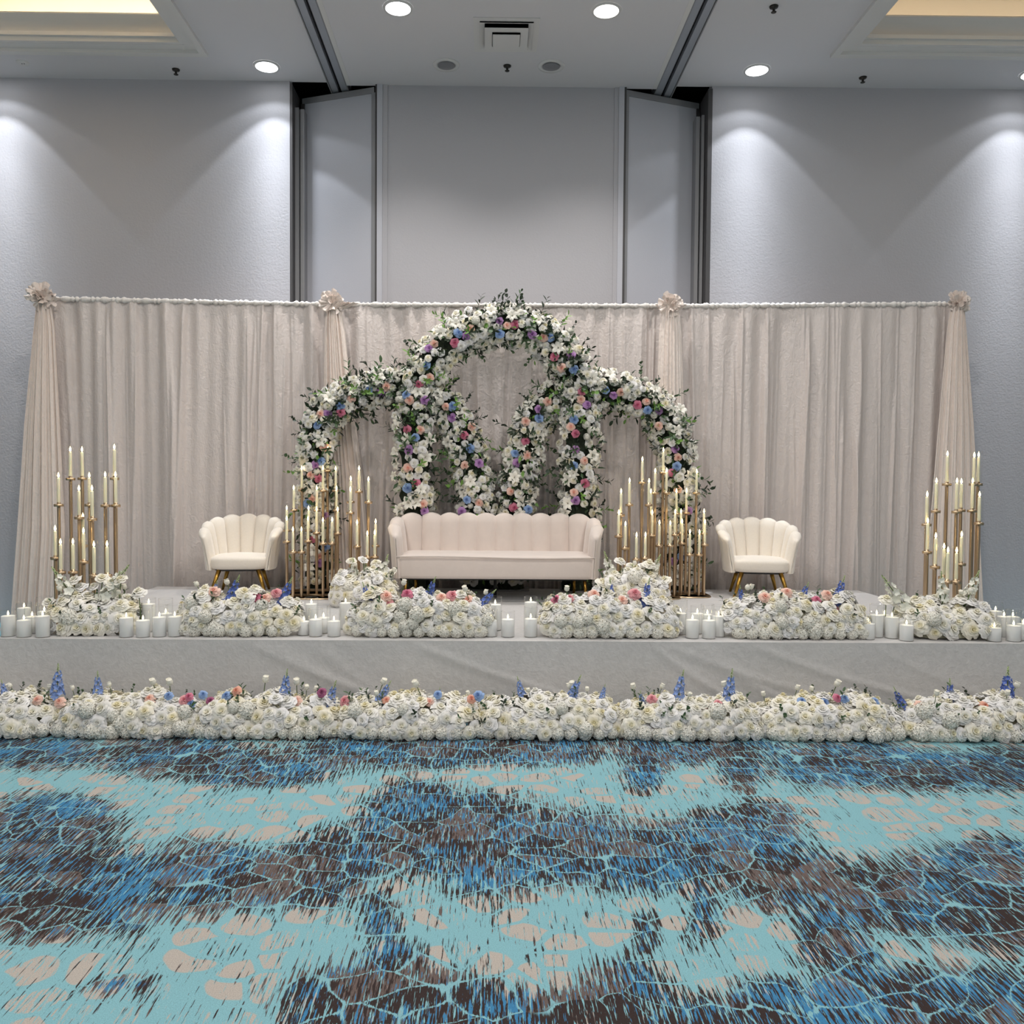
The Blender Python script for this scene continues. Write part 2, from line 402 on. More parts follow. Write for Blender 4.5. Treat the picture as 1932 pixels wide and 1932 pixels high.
DARK = [ # where the dark print lies, in photograph pixels (cx, cy, rx, ry)
 (60,1418,160,34),(330,1425,160,45),(480,1450,170,38),(760,1415,260,36),(1000,1412,200,34),(1215,1450,45,48),(1300,1412,190,32),(1400,1450,45,45),
 (1600,1440,160,48),(1750,1455,160,40),(1900,1450,120,45),
 (90,1545,150,50),(60,1610,200,60),(180,1680,200,85),(60,1720,120,60),(380,1655,150,70),(540,1660,170,60),(640,1620,110,60),
 (800,1570,140,90),(780,1510,90,40),(930,1600,160,95),(900,1530,90,40),(1080,1600,150,70),(1220,1620,160,70),(1380,1600,150,75),(1500,1660,140,60),
 (1430,1545,80,35),(1640,1690,150,70),(1780,1690,160,90),(1900,1720,130,80),(1330,1730,32,60),(1560,1760,60,80),(1620,1830,50,60),(1870,1620,120,40),
 (640,1900,120,80),(740,1850,90,80),(860,1900,120,65),(1000,1915,140,55),(1170,1890,90,90),(1300,1925,120,50),(1450,1900,90,60),(1580,1900,140,70),(1720,1890,140,70),(1860,1900,140,80),
 (220,1860,60,26),(720,1730,30,55),(1215,1760,25,40),
]
def build_floor():
    xs = np.arange(-10, 10.01, 0.08); ys = np.arange(-9.2, 10.3, 0.08)
    X, Y = np.meshgrid(xs, ys, indexing='ij')
    dw = np.stack([X, Y, np.full_like(X, -CAMH)], -1)
    R = np.array([[Xd[i], Yd[i], Zd[i]] for i in range(3)])
    dc = dw @ R.T
    ok = dc[..., 2] < -1.2
    zz = np.where(ok, -dc[..., 2], 1)
    px = PX + FPX * dc[..., 0] / zz; py = PY - FPX * dc[..., 1] / zz
    inview = ok & (px > -150) & (px < 2080) & (py > 1385) & (py < 1990)
    rep = 0.5 + 0.62 * np.sin(2 * PI * (Y - 0.28 * np.sin(1.9 * X) - 0.16 * np.sin(4.3 * X + 1)) / 1.32 + 0.6)
    d = np.zeros_like(X)
    for cx, cy, rx, ry in DARK:
        q = ((px - cx) / rx) ** 2 + ((py - cy) / ry) ** 2
        d = np.maximum(d, np.clip(1.25 - 0.75 * q, 0, 1.05))
    val = np.where(inview, d, np.clip(rep, 0, 1.05))
    nx, ny = X.shape
    verts = np.stack([X, Y, np.zeros_like(X)], -1).reshape(-1, 3)
    i, j = np.meshgrid(np.arange(nx - 1), np.arange(ny - 1), indexing='ij')
    a = (i * ny + j).ravel()
    faces = np.stack([a, a + ny, a + ny + 1, a + 1], -1)
    me = bpy.data.meshes.new('floor'); me.from_pydata(verts.tolist(), [], faces.tolist())
    at_ = me.attributes.new('dark', 'FLOAT', 'POINT'); at_.data.foreach_set('value', val.ravel().astype(np.float32))
    me.materials.append(carpet_material())
    struct(put('floor', me))
build_floor()
# ------------------------------------------------------------------ room shell
def sbox(name, mat, *b): return struct(MB().box(*b).build(name, mat, smooth=False))
xl1, xl2 = at(547, 400, YW).x, at(722, 400, YW).x        # left pocket opening
xr1, xr2 = at(1166, 400, YW).x, at(1340, 400, YW).x      # right pocket opening
struct(MB().box(-10, xl1, YW, YW + 0.12, 0, ZC + 0.8).build('wall_back_left', M['wall'], smooth=False))
struct(MB().box(xl2, xr1, YW, YW + 0.12, 0, ZC + 0.8).build('wall_back_center', M['wall'], smooth=False))
struct(MB().box(xr2, 10, YW, YW + 0.12, 0, ZC + 0.8).build('wall_back_right', M['wall'], smooth=False))
sbox('wall_left', M['wall'], -10.12, -10, -9.2, YW + 1.2, 0, ZC + 0.8)
sbox('wall_right', M['wall'], 10, 10.12, -9.2, YW + 1.2, 0, ZC + 0.8)
sbox('wall_rear', M['wall'], -10, 10, -9.3, -9.2, 0, ZC + 0.8)
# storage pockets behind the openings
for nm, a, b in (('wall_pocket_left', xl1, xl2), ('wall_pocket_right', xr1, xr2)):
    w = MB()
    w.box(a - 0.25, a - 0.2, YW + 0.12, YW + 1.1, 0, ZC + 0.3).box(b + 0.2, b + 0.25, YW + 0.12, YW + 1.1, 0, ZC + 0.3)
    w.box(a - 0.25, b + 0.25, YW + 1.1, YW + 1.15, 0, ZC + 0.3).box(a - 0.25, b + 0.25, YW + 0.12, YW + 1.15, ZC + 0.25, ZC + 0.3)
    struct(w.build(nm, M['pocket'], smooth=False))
# pocket doors, standing ajar into the pocket
def pocket_door(name, hinge_px, free_px, sgn, lab):
    h = at(hinge_px[0], hinge_px[1], YW + 0.03); zt = h.z
    d = ray(*free_px); t = (zt - CAMH) / d.z; fr = Vector((d.x * t, d.y * t, zt))
    ang = math.atan2(fr.y - h.y, fr.x - h.x); L = (fr - h).length
    e = put(name, None, None, (h.x, h.y, 0), (0, 0, ang)); e['kind'] = 'structure'
    s = 1 if sgn > 0 else -1
    MB().box(0.0, L, 0 if s > 0 else -0.08, 0.08 if s > 0 else 0, 0.02, zt - 0.06).build('panel', M['panel'], e, smooth=False)
    MB().box(0.0, L, -0.012 if s > 0 else -0.09, 0.09 if s > 0 else 0.012, zt - 0.06, zt).build('top_rail', M['jamb'], e, smooth=False)
    for x0, x1, m in ((-0.015, 0.03, 'jamb'), (L - 0.03, L + 0.012, 'darkjamb')):
        MB().box(x0, x1, -0.016 if s > 0 else -0.09, 0.09 if s > 0 else 0.016, 0.02, zt - 0.06).build('edge_strip', M[m], e, smooth=False)
    return e
pocket_door('door_1', (707, 165), (571, 187), -1, '')
pocket_door('door_2', (1181, 170), (1318, 196), 1, '')
# jambs beside the openings
def vstrip(name, mat, px0, px1, y0, y1, ztop=ZC - 0.03):
    struct(MB().box(at(px0, 400, YW).x, at(px1, 400, YW).x, y0, y1, 0, ztop).build(name, M[mat], smooth=False))
vstrip('trim_1', 'darkjamb', 547.5, 552, YW - 0.005, YW + 0.35)
vstrip('trim_2', 'jamb', 552, 559, YW + 0.12, YW + 0.32, ZC - 0.22)
vstrip('trim_3', 'jamb', 560.5, 568, YW + 0.16, YW + 0.34, ZC - 0.22)
vstrip('trim_4', 'darkjamb', 708.5, 711.5, YW - 0.02, YW + 0.1)
vstrip('trim_5', 'panel', 711.5, 721.5, YW - 0.025, YW + 0.1)
vstrip('trim_6', 'wall', 721.5, 731, YW - 0.012, YW + 0.05)
vstrip('trim_7', 'wall', 1157, 1165, YW - 0.012, YW + 0.05)
vstrip('trim_8', 'panel', 1165, 1175, YW - 0.025, YW + 0.1)
vstrip('trim_9', 'darkjamb', 1175, 1179, YW - 0.02, YW + 0.1)
vstrip('trim_10', 'jamb', 1318, 1325, YW + 0.16, YW + 0.36, ZC - 0.25)
vstrip('trim_11', 'jamb', 1327, 1332, YW + 0.12, YW + 0.32, ZC - 0.25)
vstrip('trim_12', 'darkjamb', 1333, 1341, YW - 0.005, YW + 0.35)

# ceiling with two coffers
TLx = at(636, 170, YW).x; TRx = at(1257, 172, YW).x
cl = onz(380, 96, ZC); cr = onz(1580, 98, ZC)
YC0 = 2.2
ZCM = ZC - 0.03
c = MB()
def slab(x0, x1, y0, y1, z=ZC): c.box(x0, x1, y0, y1, z, z + 0.08)
slab(TLx + 0.1, TRx - 0.1, -9.2, YW + 0.02, ZCM)
slab(-10, TLx - 0.1, cl.y, YW + 0.02); slab(-10, TLx - 0.1, -9.2, YC0); slab(cl.x, TLx - 0.1, YC0, cl.y); slab(-10, -8.6, YC0, cl.y)
slab(TRx + 0.1, 10, cr.y, YW + 0.02); slab(TRx + 0.1, 10, -9.2, YC0); slab(TRx + 0.1, cr.x, YC0, cr.y); slab(8.8, 10, YC0, cr.y)
slab(TLx - 0.1, TLx + 0.1, -9.2, YW + 0.3, ZC + 0.06); slab(TRx - 0.1, TRx + 0.1, -9.2, YW + 0.3, ZC + 0.06)
struct(c.build('ceiling', M['ceiling'], smooth=False))
def coffer(n, x0, x1, y0, y1, cove, side):
    e = put('ceiling_coffer_%d' % n, None, None, ((x0+x1)/2, (y0+y1)/2, ZC)); e['kind'] = 'structure'
    ox, oy = (x0+x1)/2, (y0+y1)/2
    def ring(name, ins, wid, za, zb, mat):
        w = MB(); a0, a1, b0, b1 = x0+ins-ox, x1-ins-ox, y0+ins-oy, y1-ins-oy
        w.box(a0, a1, b0, b0+wid, za, zb).box(a0, a1, b1-wid, b1, za, zb).box(a0, a0+wid, b0+wid, b1-wid, za, zb).box(a1-wid, a1, b0+wid, b1-wid, za, zb)
        return w.build(name, M[mat], e, smooth=False)
    ring('outer_bead', -0.05, 0.07, -0.035, 0.02, 'mould')
    ring('flat_band', 0.02, 0.10, -0.004, 0.03, 'mould')
    ring('inner_bead', 0.12, 0.04, -0.002, 0.05, 'mould')
    ring('step_bead', 0.15, 0.04, 0.04, 0.075, 'mould')
    # rising cove face
    w = MB(); a0, a1, b0, b1 = x0+0.18-ox, x1-0.18-ox, y0+0.18-oy, y1-0.18-oy
    prof = [(0, 0.07), (-0.012, 0.10), (-0.006, 0.15), (0.02, 0.19), (0.05, 0.215), (0.05, 0.235), (-0.03, 0.235)]
    loops = [[(a0+q, b0+q, z), (a1-q, b0+q, z), (a1-q, b1-q, z), (a0+q, b1-q, z)] for q, z in prof]
    w.grid(loops, wrap_v=True); w.build('cove_moulding', M['mould'], e)
    # upper ceiling and sides
    w = MB(); w.box(a0-0.5, a1+0.5, b0-0.5, b1+0.5, 0.66, 0.70)
    w.box(a0-0.5, a1+0.5, b1+0.45, b1+0.5, 0.2, 0.66).box(a0-0.5, a1+0.5, b0-0.5, b0-0.45, 0.2, 0.66).box(a0-0.5, a0-0.45, b0-0.45, b1+0.45, 0.2, 0.66).box(a1+0.45, a1+0.5, b0-0.45, b1+0.45, 0.2, 0.66)
    w.box(a0-0.5, a1+0.5, b1-0.02, b1+0.45, 0.2, 0.22).box(a0-0.5, a1+0.5, b0-0.45, b0+0.02, 0.2, 0.22).box(a0-0.45, a0+0.02, b0, b1, 0.2, 0.22).box(a1-0.02, a1+0.45, b0, b1, 0.2, 0.22)
    w.build('upper_ceiling', M['coffer'], e, smooth=False)
    w = MB()
    if side < 0: w.box(a1-2.2, a1+0.3, b1+0.12, b1+0.18, 0.24, 0.27).box(a1+0.12, a1+0.18, b0, b1, 0.24, 0.27)
    else: w.box(a0, a1, b1+0.12, b1+0.18, 0.24, 0.27).box(a0-0.18, a0-0.12, b0, b1, 0.24, 0.27)
    w.build('cove_light_strip', cove, e, smooth=False)
coffer(1, -8.6, cl.x, YC0, cl.y, M['cove_l'], -1)
coffer(2, cr.x, 8.8, YC0, cr.y, M['cove_r'], 1)
# partition tracks
for n, x in ((13, TLx), (14, TRx)):
    e = put('trim_%d' % n, None, None, (x, 0, ZC)); e['kind'] = 'structure'
    s = -1 if x < 0 else 1
    for nm, a, b, z0, z1, m in (('rail', -0.085, -0.018, -0.02, 0.06, 'rail'), ('rail', 0.018, 0.085, -0.02, 0.06, 'rail'), ('slot', -0.018, 0.018, 0.03, 0.06, 'black'),
                                ('edge_strip', -0.1, -0.09, -0.03, 0.06, 'jamb'), ('edge_strip', 0.09, 0.1, -0.03, 0.06, 'jamb')):
        MB().box(a, b, -9.2, YW + 0.32, z0, z1).build(nm, M[m], e, smooth=False)
    x0, x1 = (0.1, 0.145) if s < 0 else (-0.145, -0.1)
    MB().box(x0, x1, -9.2, YW, -0.032, 0.0).build('cover_strip', M['mould'], e, smooth=False)

# ------------------------------------------------------------------ ceiling fittings
RINGM = MB().lathe([(0.085, 0.0), (0.088, -0.008), (0.13, -0.012), (0.135, 0.0)], 28).mesh('trim_ring', M['white_metal'])
LENS = {k: MB().lathe([(0.0001, -0.004), (0.06, -0.004), (0.118, -0.003)], 28, capb=True).mesh('lens', M['lens_' + k]) for k in ('cool', 'warm')}
CANM = MB().lathe([(0.0001, 0.16), (0.05, 0.155), (0.07, 0.10), (0.088, 0.0)], 28).mesh('reflector_cone', M['reflector'])
def downlight(p, kind, label, grp='recessed ceiling downlights', z=ZC):
    t = thing('recessed_downlight', label, 'ceiling light', (p.x, p.y, z), grp)
    put('trim_ring', RINGM, t, (0, 0, -0.001))
    if kind: put('lens', LENS[kind], t, (0, 0, -0.008))
    else: put('reflector_cone', CANM, t, (0, 0, -0.012), scale=(1, 1, 0.07))
LB = ['lit recessed downlight in front of the left wall panel, near the partition track', 'lit recessed downlight in front of the right wall panel, near the partition track',
      'lit recessed downlight at the far left end of the wall', 'lit recessed downlight at the far right end of the wall']
for p, l in zip(WASH, LB): downlight(p, 'cool', l)
downlight(DOWN[0], 'cool', 'lit cool white downlight left of the square air vent', z=ZCM); downlight(DOWN[1], 'warm', 'lit warm white downlight right of the square air vent', z=ZCM)
downlight(onz(842, 122, ZCM), None, 'unlit recessed downlight left of the centre sprinkler', z=ZCM)
downlight(onz(1040, 124, ZCM), None, 'unlit recessed downlight right of the centre sprinkler', z=ZCM)
# air diffuser
pa, pb = onz(956, 40, ZCM), onz(956, 90, ZCM)
t = thing('air_vent', 'square stepped white air diffuser in the ceiling', 'air vent', (onz(955, 65, ZCM).x, (pa.y+pb.y)/2, ZCM))
def frame(w, o, i, z0, z1):
    w.box(-o, o, -o, -i, z0, z1).box(-o, o, i, o, z0, z1).box(-o, -i, -i, i, z0, z1).box(i, o, -i, i, z0, z1); return w
frame(MB(), 0.30, 0.245, -0.008, 0.0).build('outer_frame', M['white_metal'], t, smooth=False)
MB().box(-0.245, 0.245, -0.245, 0.245, 0.0, 0.004).build('dark_throat', M['pocket'], t, smooth=False)
def louver(o, i, z0, z1):
    return MB().grid([[(-o,-o,z1),(o,-o,z1),(o,o,z1),(-o,o,z1)],[(-i,-i,z0),(i,-i,z0),(i,i,z0),(-i,i,z0)]], wrap_v=True)
louver(0.245, 0.20, -0.003, -0.02).build('louver', M['white_metal'], t, smooth=False)
frame(MB(), 0.20, 0.13, -0.045, -0.04).build('louver', M['white_metal'], t, smooth=False)
MB().box(-0.125, 0.125, -0.125, 0.125, -0.068, -0.062).build('centre_plate', M['white_metal'], t, smooth=False)
# sprinklers
SPR = MB().lathe([(0.0001, 0), (0.038, 0), (0.036, -0.012), (0.012, -0.016), (0.011, -0.045), (0.024, -0.05), (0.022, -0.054), (0.0001, -0.054)], 16).mesh('head', M['bronze'])
ESC = MB().lathe([(0.0001, -0.003), (0.034, -0.003), (0.04, 0.0)], 16).mesh('escutcheon', M['bronze'])
for (x, y), l in (((332, 131), 'small bronze sprinkler head left of the left downlight'), ((957, 124), 'small bronze sprinkler head between the two unlit downlights'),
             ((1460, 12), 'small bronze sprinkler head at the top edge, beside the right coffer'), ((1628, 146), 'small bronze sprinkler head below the right coffer')):
    p = onz(x, y, ZC if abs(x-957) > 100 else ZCM)
    t = thing('sprinkler', l, 'sprinkler', p, 'ceiling sprinklers')
    put('head', SPR, t); put('escutcheon', ESC, t, (0, 0, -0.001))
p = onz(43, 118, ZC)
t = thing('ceiling_sensor', 'round white ceiling cover with two small holes below the left coffer', 'sensor', p)
MB().lathe([(0.0001, -0.012), (0.05, -0.012), (0.062, -0.006), (0.064, 0)], 24).build('cover', M['white_metal'], t)
for dx in (-0.008, 0.014): MB().lathe([(0.0001, -0.014), (0.006, -0.014), (0.006, -0.011)], 10, c=(dx, 0, 0)).build('hole', M['black'], t)

# ------------------------------------------------------------------ stage
st = thing('stage', 'low stage platform covered in pale grey velvet', 'stage', ((XS0+XS1)/2, (YS0+YS1)/2, 0))
ox, oy = (XS0+XS1)/2, (YS0+YS1)/2
g = []
nx, ny = 120, 50
for i in range(nx+1):
    x = XS0 + (XS1-XS0)*i/nx; row = []
    for j in range(ny+1):
        y = YS0 + (YS1-YS0)*j/ny
        e = min(1, (y-YS0)/0.3) * min(1, (YS1-y)/0.2)
        z = ZS - 0.004 + 0.002*math.sin(3.1*x+2*y)*math.sin(5*y-1.7*x)*e
        row.append((x-ox, y-oy, z))
    g.append(row)
MB().grid(g).build('deck_cover', M['velvet'], st)
def skirt(p0, p1, n, nrm, seed):
    rg = random.Random(seed); rows = []
    cre = [(rg.uniform(0, 1), rg.uniform(0.5, 1.3), rg.uniform(0.03, 0.06), rg.uniform(0.003, 0.008)) for _ in range(9)]
    L = math.hypot(p1[0]-p0[0], p1[1]-p0[1]); nz = 26
    for i in range(n+1):
        u = i/n; row = []
        for j in range(nz+1):
            v = j/nz; z = (ZS - 0.004) * (1-v)
            d = 0.0
            for cu, sl, w, a in cre:
                s = (u-cu)*L - (v*0.9 + 0.6*v*v)*sl
                d += a*math.exp(-(s/w/1.3)**2) * min(1, v*5+0.15)
            d += 0.006*math.sin(7*u*L+1.2)*v + 0.012*v + 0.05*v*math.exp(-u*L/0.25) + 0.05*v*math.exp(-(1-u)*L/0.25)
            if v < 0.04: d *= 0.5
            row.append((p0[0]+(p1[0]-p0[0])*u + nrm[0]*d - ox, p0[1]+(p1[1]-p0[1])*u + nrm[1]*d - oy, z))
        rows.append(row)
    return MB().grid(rows).build('skirt', M['velvet'], st)
skirt((XS0, YS0), (XS1, YS0), 420, (0, -1), 3)
skirt((XS0, YS1), (XS0, YS0), 60, (-1, 0), 4)
skirt((XS1, YS0), (XS1, YS1), 60, (1, 0), 5)
# support legs beneath the deck
for x in np.linspace(XS0+0.2, XS1-0.2, 5):
    for y in (YS0+0.25, YS1-0.25):
        MB().box(x-ox-0.025, x-ox+0.025, y-oy-0.025, y-oy+0.025, 0, ZS-0.03).build('leg', M['blackleg'], st, smooth=False)

# ------------------------------------------------------------------ backdrop curtains
def fold_profile(rg, n):
    return [(rg.uniform(0.6, 1.0), f, rg.uniform(0, 6.28), rg.uniform(-0.4, 0.4)) for f in n]
def curtain(label, x0, x1, zt0, zt1, seed):
    rg = random.Random(seed)
    e = thing('backdrop_curtain', label, 'curtain', ((x0+x1)/2, YD, 0), 'curtains of the backdrop')
    cx = (x0+x1)/2; W = x1-x0; nx = int(W/0.008); nz = 44
    bigs = [(rg.uniform(0.014, 0.028), rg.uniform(5, 12), rg.uniform(0, 6.28), rg.uniform(-0.5, 0.5)) for _ in range(3)]
    smal = [(rg.uniform(0.009, 0.016), rg.uniform(17, 40), rg.uniform(0, 6.28), rg.uniform(-0.7, 0.7)) for _ in range(4)]
    shp = [(rg.uniform(x0, x1), rg.uniform(0.012, 0.034), rg.uniform(0.025, 0.06), rg.uniform(-0.15, 0.15), rg.uniform(-0.2, 0.4)) for _ in range(int(W*6.5))]
    shp += [(rg.uniform(x0, x1), rg.uniform(0.007, 0.014), rg.uniform(0.010, 0.022), rg.uniform(-0.08, 0.08), rg.uniform(-0.2, 0.3)) for _ in range(int(W*9))]
    rows = []
    for i in range(nx+1):
        u = i/nx; x = x0+W*u; row = []; zt = zt0+(zt1-zt0)*u
        for j in range(nz+1):
            v = j/nz; z = zt*(1-v)+0.01
            y = 0
            for a, f, p, k in bigs: y += a*math.sin(f*x+p+k*2.2*v)*(0.25+0.9*v)
            for a, f, p, k in smal: y += a*math.sin(f*x+p+k*3*v+0.5*math.sin(3*v+p))*(1.0-0.45*v)
            for c0, w, a, sl, s0 in shp:
                q = (x-c0-sl*v)/w
                if abs(q) < 3: y -= a*math.exp(-q*q)*min(1, max(0, (v-s0)*6))*0.8
            if v < 0.03: y *= 0.6
            row.append((x-cx, y, z))
        rows.append(row)
    MB().grid(rows).build('drape', M['drape'], e)
    # gathered header over the rod
    n = int(W/0.012); rows = []
    for i in range(n+1):
        u = i/n; x = x0+W*u; zt = zt0+(zt1-zt0)*u
        r = 0.022+0.006*math.sin(x*95+2*math.sin(x*31))+rg.uniform(-0.004, 0.005)
        rows.append([(x-cx, -0.005+r*math.cos(2*PI*k/8)*1.25, zt+0.012+r*math.sin(2*PI*k/8)) for k in range(8)])
    MB().grid(rows, wrap_v=True).build('ruffled_header', M['ruffle'], e)
    MB().tube([(x0-cx, 0, zt0+0.012), (x1-cx, 0, zt1+0.012)], 0.016, 8).build('rod', M['jamb'], e)
    return e
PT = [at(85, 566, YD), at(628, 577, YD), at(1262, 580, YD), at(1803, 576, YD)]
curtain('pale satin backdrop curtain on the left, behind the left armchair', PT[0].x, PT[1].x, PT[0].z, PT[1].z, 11)
curtain('pale satin backdrop curtain in the middle, behind the flower arches', PT[1].x, PT[2].x, PT[1].z, PT[2].z, 12)
curtain('pale satin backdrop curtain on the right, behind the right armchair', PT[2].x, PT[3].x, PT[2].z, PT[3].z, 13)
def swag(label, top, edges, seed, ros):
    """edges: list of (py, left px, right px)"""
    rg = random.Random(seed); Y = YD-0.10
    e = thing('drape_swag', label, 'drape', (top.x, Y, 0), 'tied drape columns of the backdrop')
    E = [(at(l, y, Y), at(r, y, Y)) for y, l, r in edges]
    def edge(z):
        for (a0, b0), (a1, b1) in zip(E, E[1:]):
            if a0.z >= z >= a1.z or (a1 is E[-1][0]):
                t = (a0.z-z)/(a0.z-a1.z); return a0.x+(a1.x-a0.x)*t, b0.x+(b1.x-b0.x)*t
        return E[0][0].x, E[0][1].x
    zt = E[0][0].z; nz, nu = 50, 90; rows = []
    fl = [(rg.uniform(0.3, 1), rg.choice((4, 5, 6, 7, 9, 11, 14)), rg.uniform(0, 6.28), rg.uniform(-1, 1)) for _ in range(5)]
    for i in range(nu+1):
        u = i/nu; row = []
        for j in range(nz+1):
            v = j/nz; z = zt*(1-v)+0.012; l, r = edge(z); w = r-l
            y = sum(a*math.sin(2*PI*f*u+p+k*v) for a, f, p, k in fl)/2.2
            row.append((l+w*u-top.x, -0.03-0.05*math.sin(PI*u) + y*(0.012+0.022*min(1, w/0.5)), z))
        rows.append(row)
    MB().grid(rows).build('drape', M['drape_blush'], e)
    w = MB()
    for k in range(34):
        th = rg.uniform(0, 2*PI); el = rg.uniform(-0.1, 1.2) if k > 14 else rg.uniform(-0.2, 0.5)
        if k <= 14: th = 2*PI*k/15+rg.uniform(-0.15, 0.15)
        d = Vector((math.cos(th)*math.cos(el), -math.sin(el)*0.9-0.05, math.sin(th)*math.cos(el)*0.8+0.28)).normalized()
        Lp = 0.125*ros*rg.uniform(0.75, 1.08)*(1-0.25*max(0, el)); wd = rg.uniform(0.022, 0.036)*ros
        s = d.cross(Vector((rg.uniform(-0.5, 0.5), -1, rg.uniform(-0.5, 0.5)))).normalized(); nn_ = s.cross(d); rows = []
        for i in range(6):
            v = i/5; row = []
            for q in range(9):
                u = q/8*2-1; ww = wd*(0.25+0.75*v**0.7)
                row.append(d*Lp*v*(1-0.12*u*u*v) + s*ww*u + nn_*(0.016*math.cos(u*2.6)*v + 0.006*math.sin(5*u+k)*v))
            rows.append(row)
        w.grid(rows)
    w.build('rosette', M['drape_blush'], e, (0, -0.05, zt+0.01))
    MB().lathe([(0.03, -0.03), (0.034, -0.015), (0.03, 0.0)], 14).build('tie_band', M['drape_blush'], e, (0, -0.03, zt-0.005))
swag('blush drape column tied with a rosette at the left end of the backdrop', at(85, 566, YD-0.1), [(566, 74, 98), (620, 68, 106), (800, 50, 116), (1000, 36, 126), (1190, 22, 118), (1215, 20, 118)], 21, 1.25)
swag('blush drape column tied with a rosette left of the flower arches', at(629, 575, YD-0.1), [(575, 617, 642), (620, 613, 650), (740, 611, 664), (900, 612, 685), (1100, 616, 700), (1215, 616, 705)], 22, 1.05)
swag('blush drape column tied with a rosette right of the flower arches', at(1263, 578, YD-0.1), [(578, 1250, 1277), (620, 1243, 1284), (740, 1238, 1288), (900, 1230, 1292), (1100, 1226, 1296), (1215, 1224, 1296)], 23, 1.05)
swag('blush drape column tied with a rosette at the right end of the backdrop', at(1803, 575, YD-0.1), [(575, 1791, 1815), (620, 1783, 1819), (800, 1766, 1832), (1000, 1748, 1842), (1190, 1738, 1852), (1215, 1736, 1853)], 24, 1.05)
# stands that carry the rods
for k, (p, l) in enumerate(zip(PT, ('far left', 'inner left', 'inner right', 'far right'))):
    t = thing('backdrop_pole', 'upright metal pole behind the %s drape column' % l, 'pole', (p.x, YD+0.09, 0), 'uprights of the backdrop')
    MB().box(-0.2, 0.2, -0.05, 0.2, 0.0, 0.012).build('base_plate', M['jamb'], t, smooth=False)
    MB().tube([(0, 0, 0.012), (0, 0, p.z+0.02)], 0.02, 10).build('upright', M['jamb'], t)
# ------------------------------------------------------------------ seating
def channel(pa, pb, na, nb, z0, za, zb, fa, fb, thick, dome, cap0=False, cap1=False):
    nu = 9; rows = []
    for i in range(nu):
        u = i/(nu-1); s = math.sin(PI*u)
        p = Vector(pa).lerp(Vector(pb), u); n = Vector(na).lerp(Vector(nb), u).normalized()
        fl = fa+(fb-fa)*u; zt = za+(zb-za)*u + dome*(s**0.8 if s > 0 else 0)
        tf = thick*(0.55+0.45*math.sqrt(max(0, s))); R = tf*0.9; H = zt-z0
        prof = []
        for h in (0, 0.25, 0.5, 0.75, 0.92): prof.append((-tf, z0+(H-R)*h))
        for a in (150, 115, 80, 45, 15): prof.append((tf*math.cos(math.radians(a)), zt-R+R*math.sin(math.radians(a))))
        for h in (0.9, 0.7, 0.4, 0.0): prof.append((tf*0.8, z0+(H-R)*h))
        row = []
        for o, z in prof:
            q = (z-z0)/0.5
            off = o + fl*q**1.4
            row.append((p.x+n.x*off, p.y+n.y*off, z))
        rows.append(row)
    def dome_end(row, tang):
        out = []; n = len(row); mid = [((row[j][0]+row[n-1-j][0])/2, (row[j][1]+row[n-1-j][1])/2, row[j][2]) for j in range(n)]
        top = max(p[2] for p in row)
        for a in (25, 50, 72, 88):
            cs, sn = math.cos(math.radians(a)), math.sin(math.radians(a)); r = []
            for p, m in zip(row, mid):
                zz = z0+(p[2]-z0)*(1-0.10*(1-cs)) 
                r.append((m[0]+(p[0]-m[0])*cs+tang.x*thick*0.8*sn, m[1]+(p[1]-m[1])*cs+tang.y*thick*0.8*sn, zz))
            out.append(r)
        return out
    tg = (Vector(pb)-Vector(pa)).normalized()
    if cap0: rows = list(reversed(dome_end(rows[0], -tg)))+rows
    if cap1: rows = rows+dome_end(rows[-1], tg)
    w = MB().grid(rows)
    k = len(rows[0]); m = len(rows)
    w.f.append(tuple(range(k-1, -1, -1))); w.mi.append(0)
    w.f.append(tuple((m-1)*k+j for j in range(k))); w.mi.append(0)
    w.f.append(tuple([i*k for i in range(m)]+[i*k+k-1 for i in reversed(range(m))])); w.mi.append(0)
    return w
def cushion(x0, x1, y0, y1, z0, z1, r, crown, cornr=0.08, taper=0.0):
    """soft block: rounded plan corners, rounded edges, crowned top"""
    def loop(ins, z):
        pts = []; cr = max(0.01, cornr-ins*0.3)
        for cx, cy, a0 in ((x1-cr-ins, y1-cr-ins, 0), (x0+cr+ins, y1-cr-ins, 90), (x0+cr+ins, y0+cr+ins, 180), (x1-cr-ins, y0+cr+ins, 270)):
            for k in range(5):
                a = math.radians(a0+90*k/4); pts.append((cx+cr*math.cos(a), cy+cr*math.sin(a), z))
        return pts
    L = []
    for k in range(4): a = math.radians(90*k/3); L.append(loop(r*(1-math.sin(a)), z0+r*(1-math.cos(a))))
    for k in range(4): a = math.radians(90*k/3); L.append(loop(r*(1-math.cos(a)), z1-r+r*math.sin(a)))
    for q in (0.06, 0.14): L.append(loop(r+q, z1+crown*(q/0.14)))
    w = MB().grid(L, wrap_v=True)
    n = len(L[0]); w.f.append(tuple((len(L)-1)*n+k for k in range(n))); w.mi.append(0)
    w.f.append(tuple(reversed(range(n)))); w.mi.append(0)
    return w
def nrm2(a): v = Vector((a[0], a[1], 0)); return v.normalized()

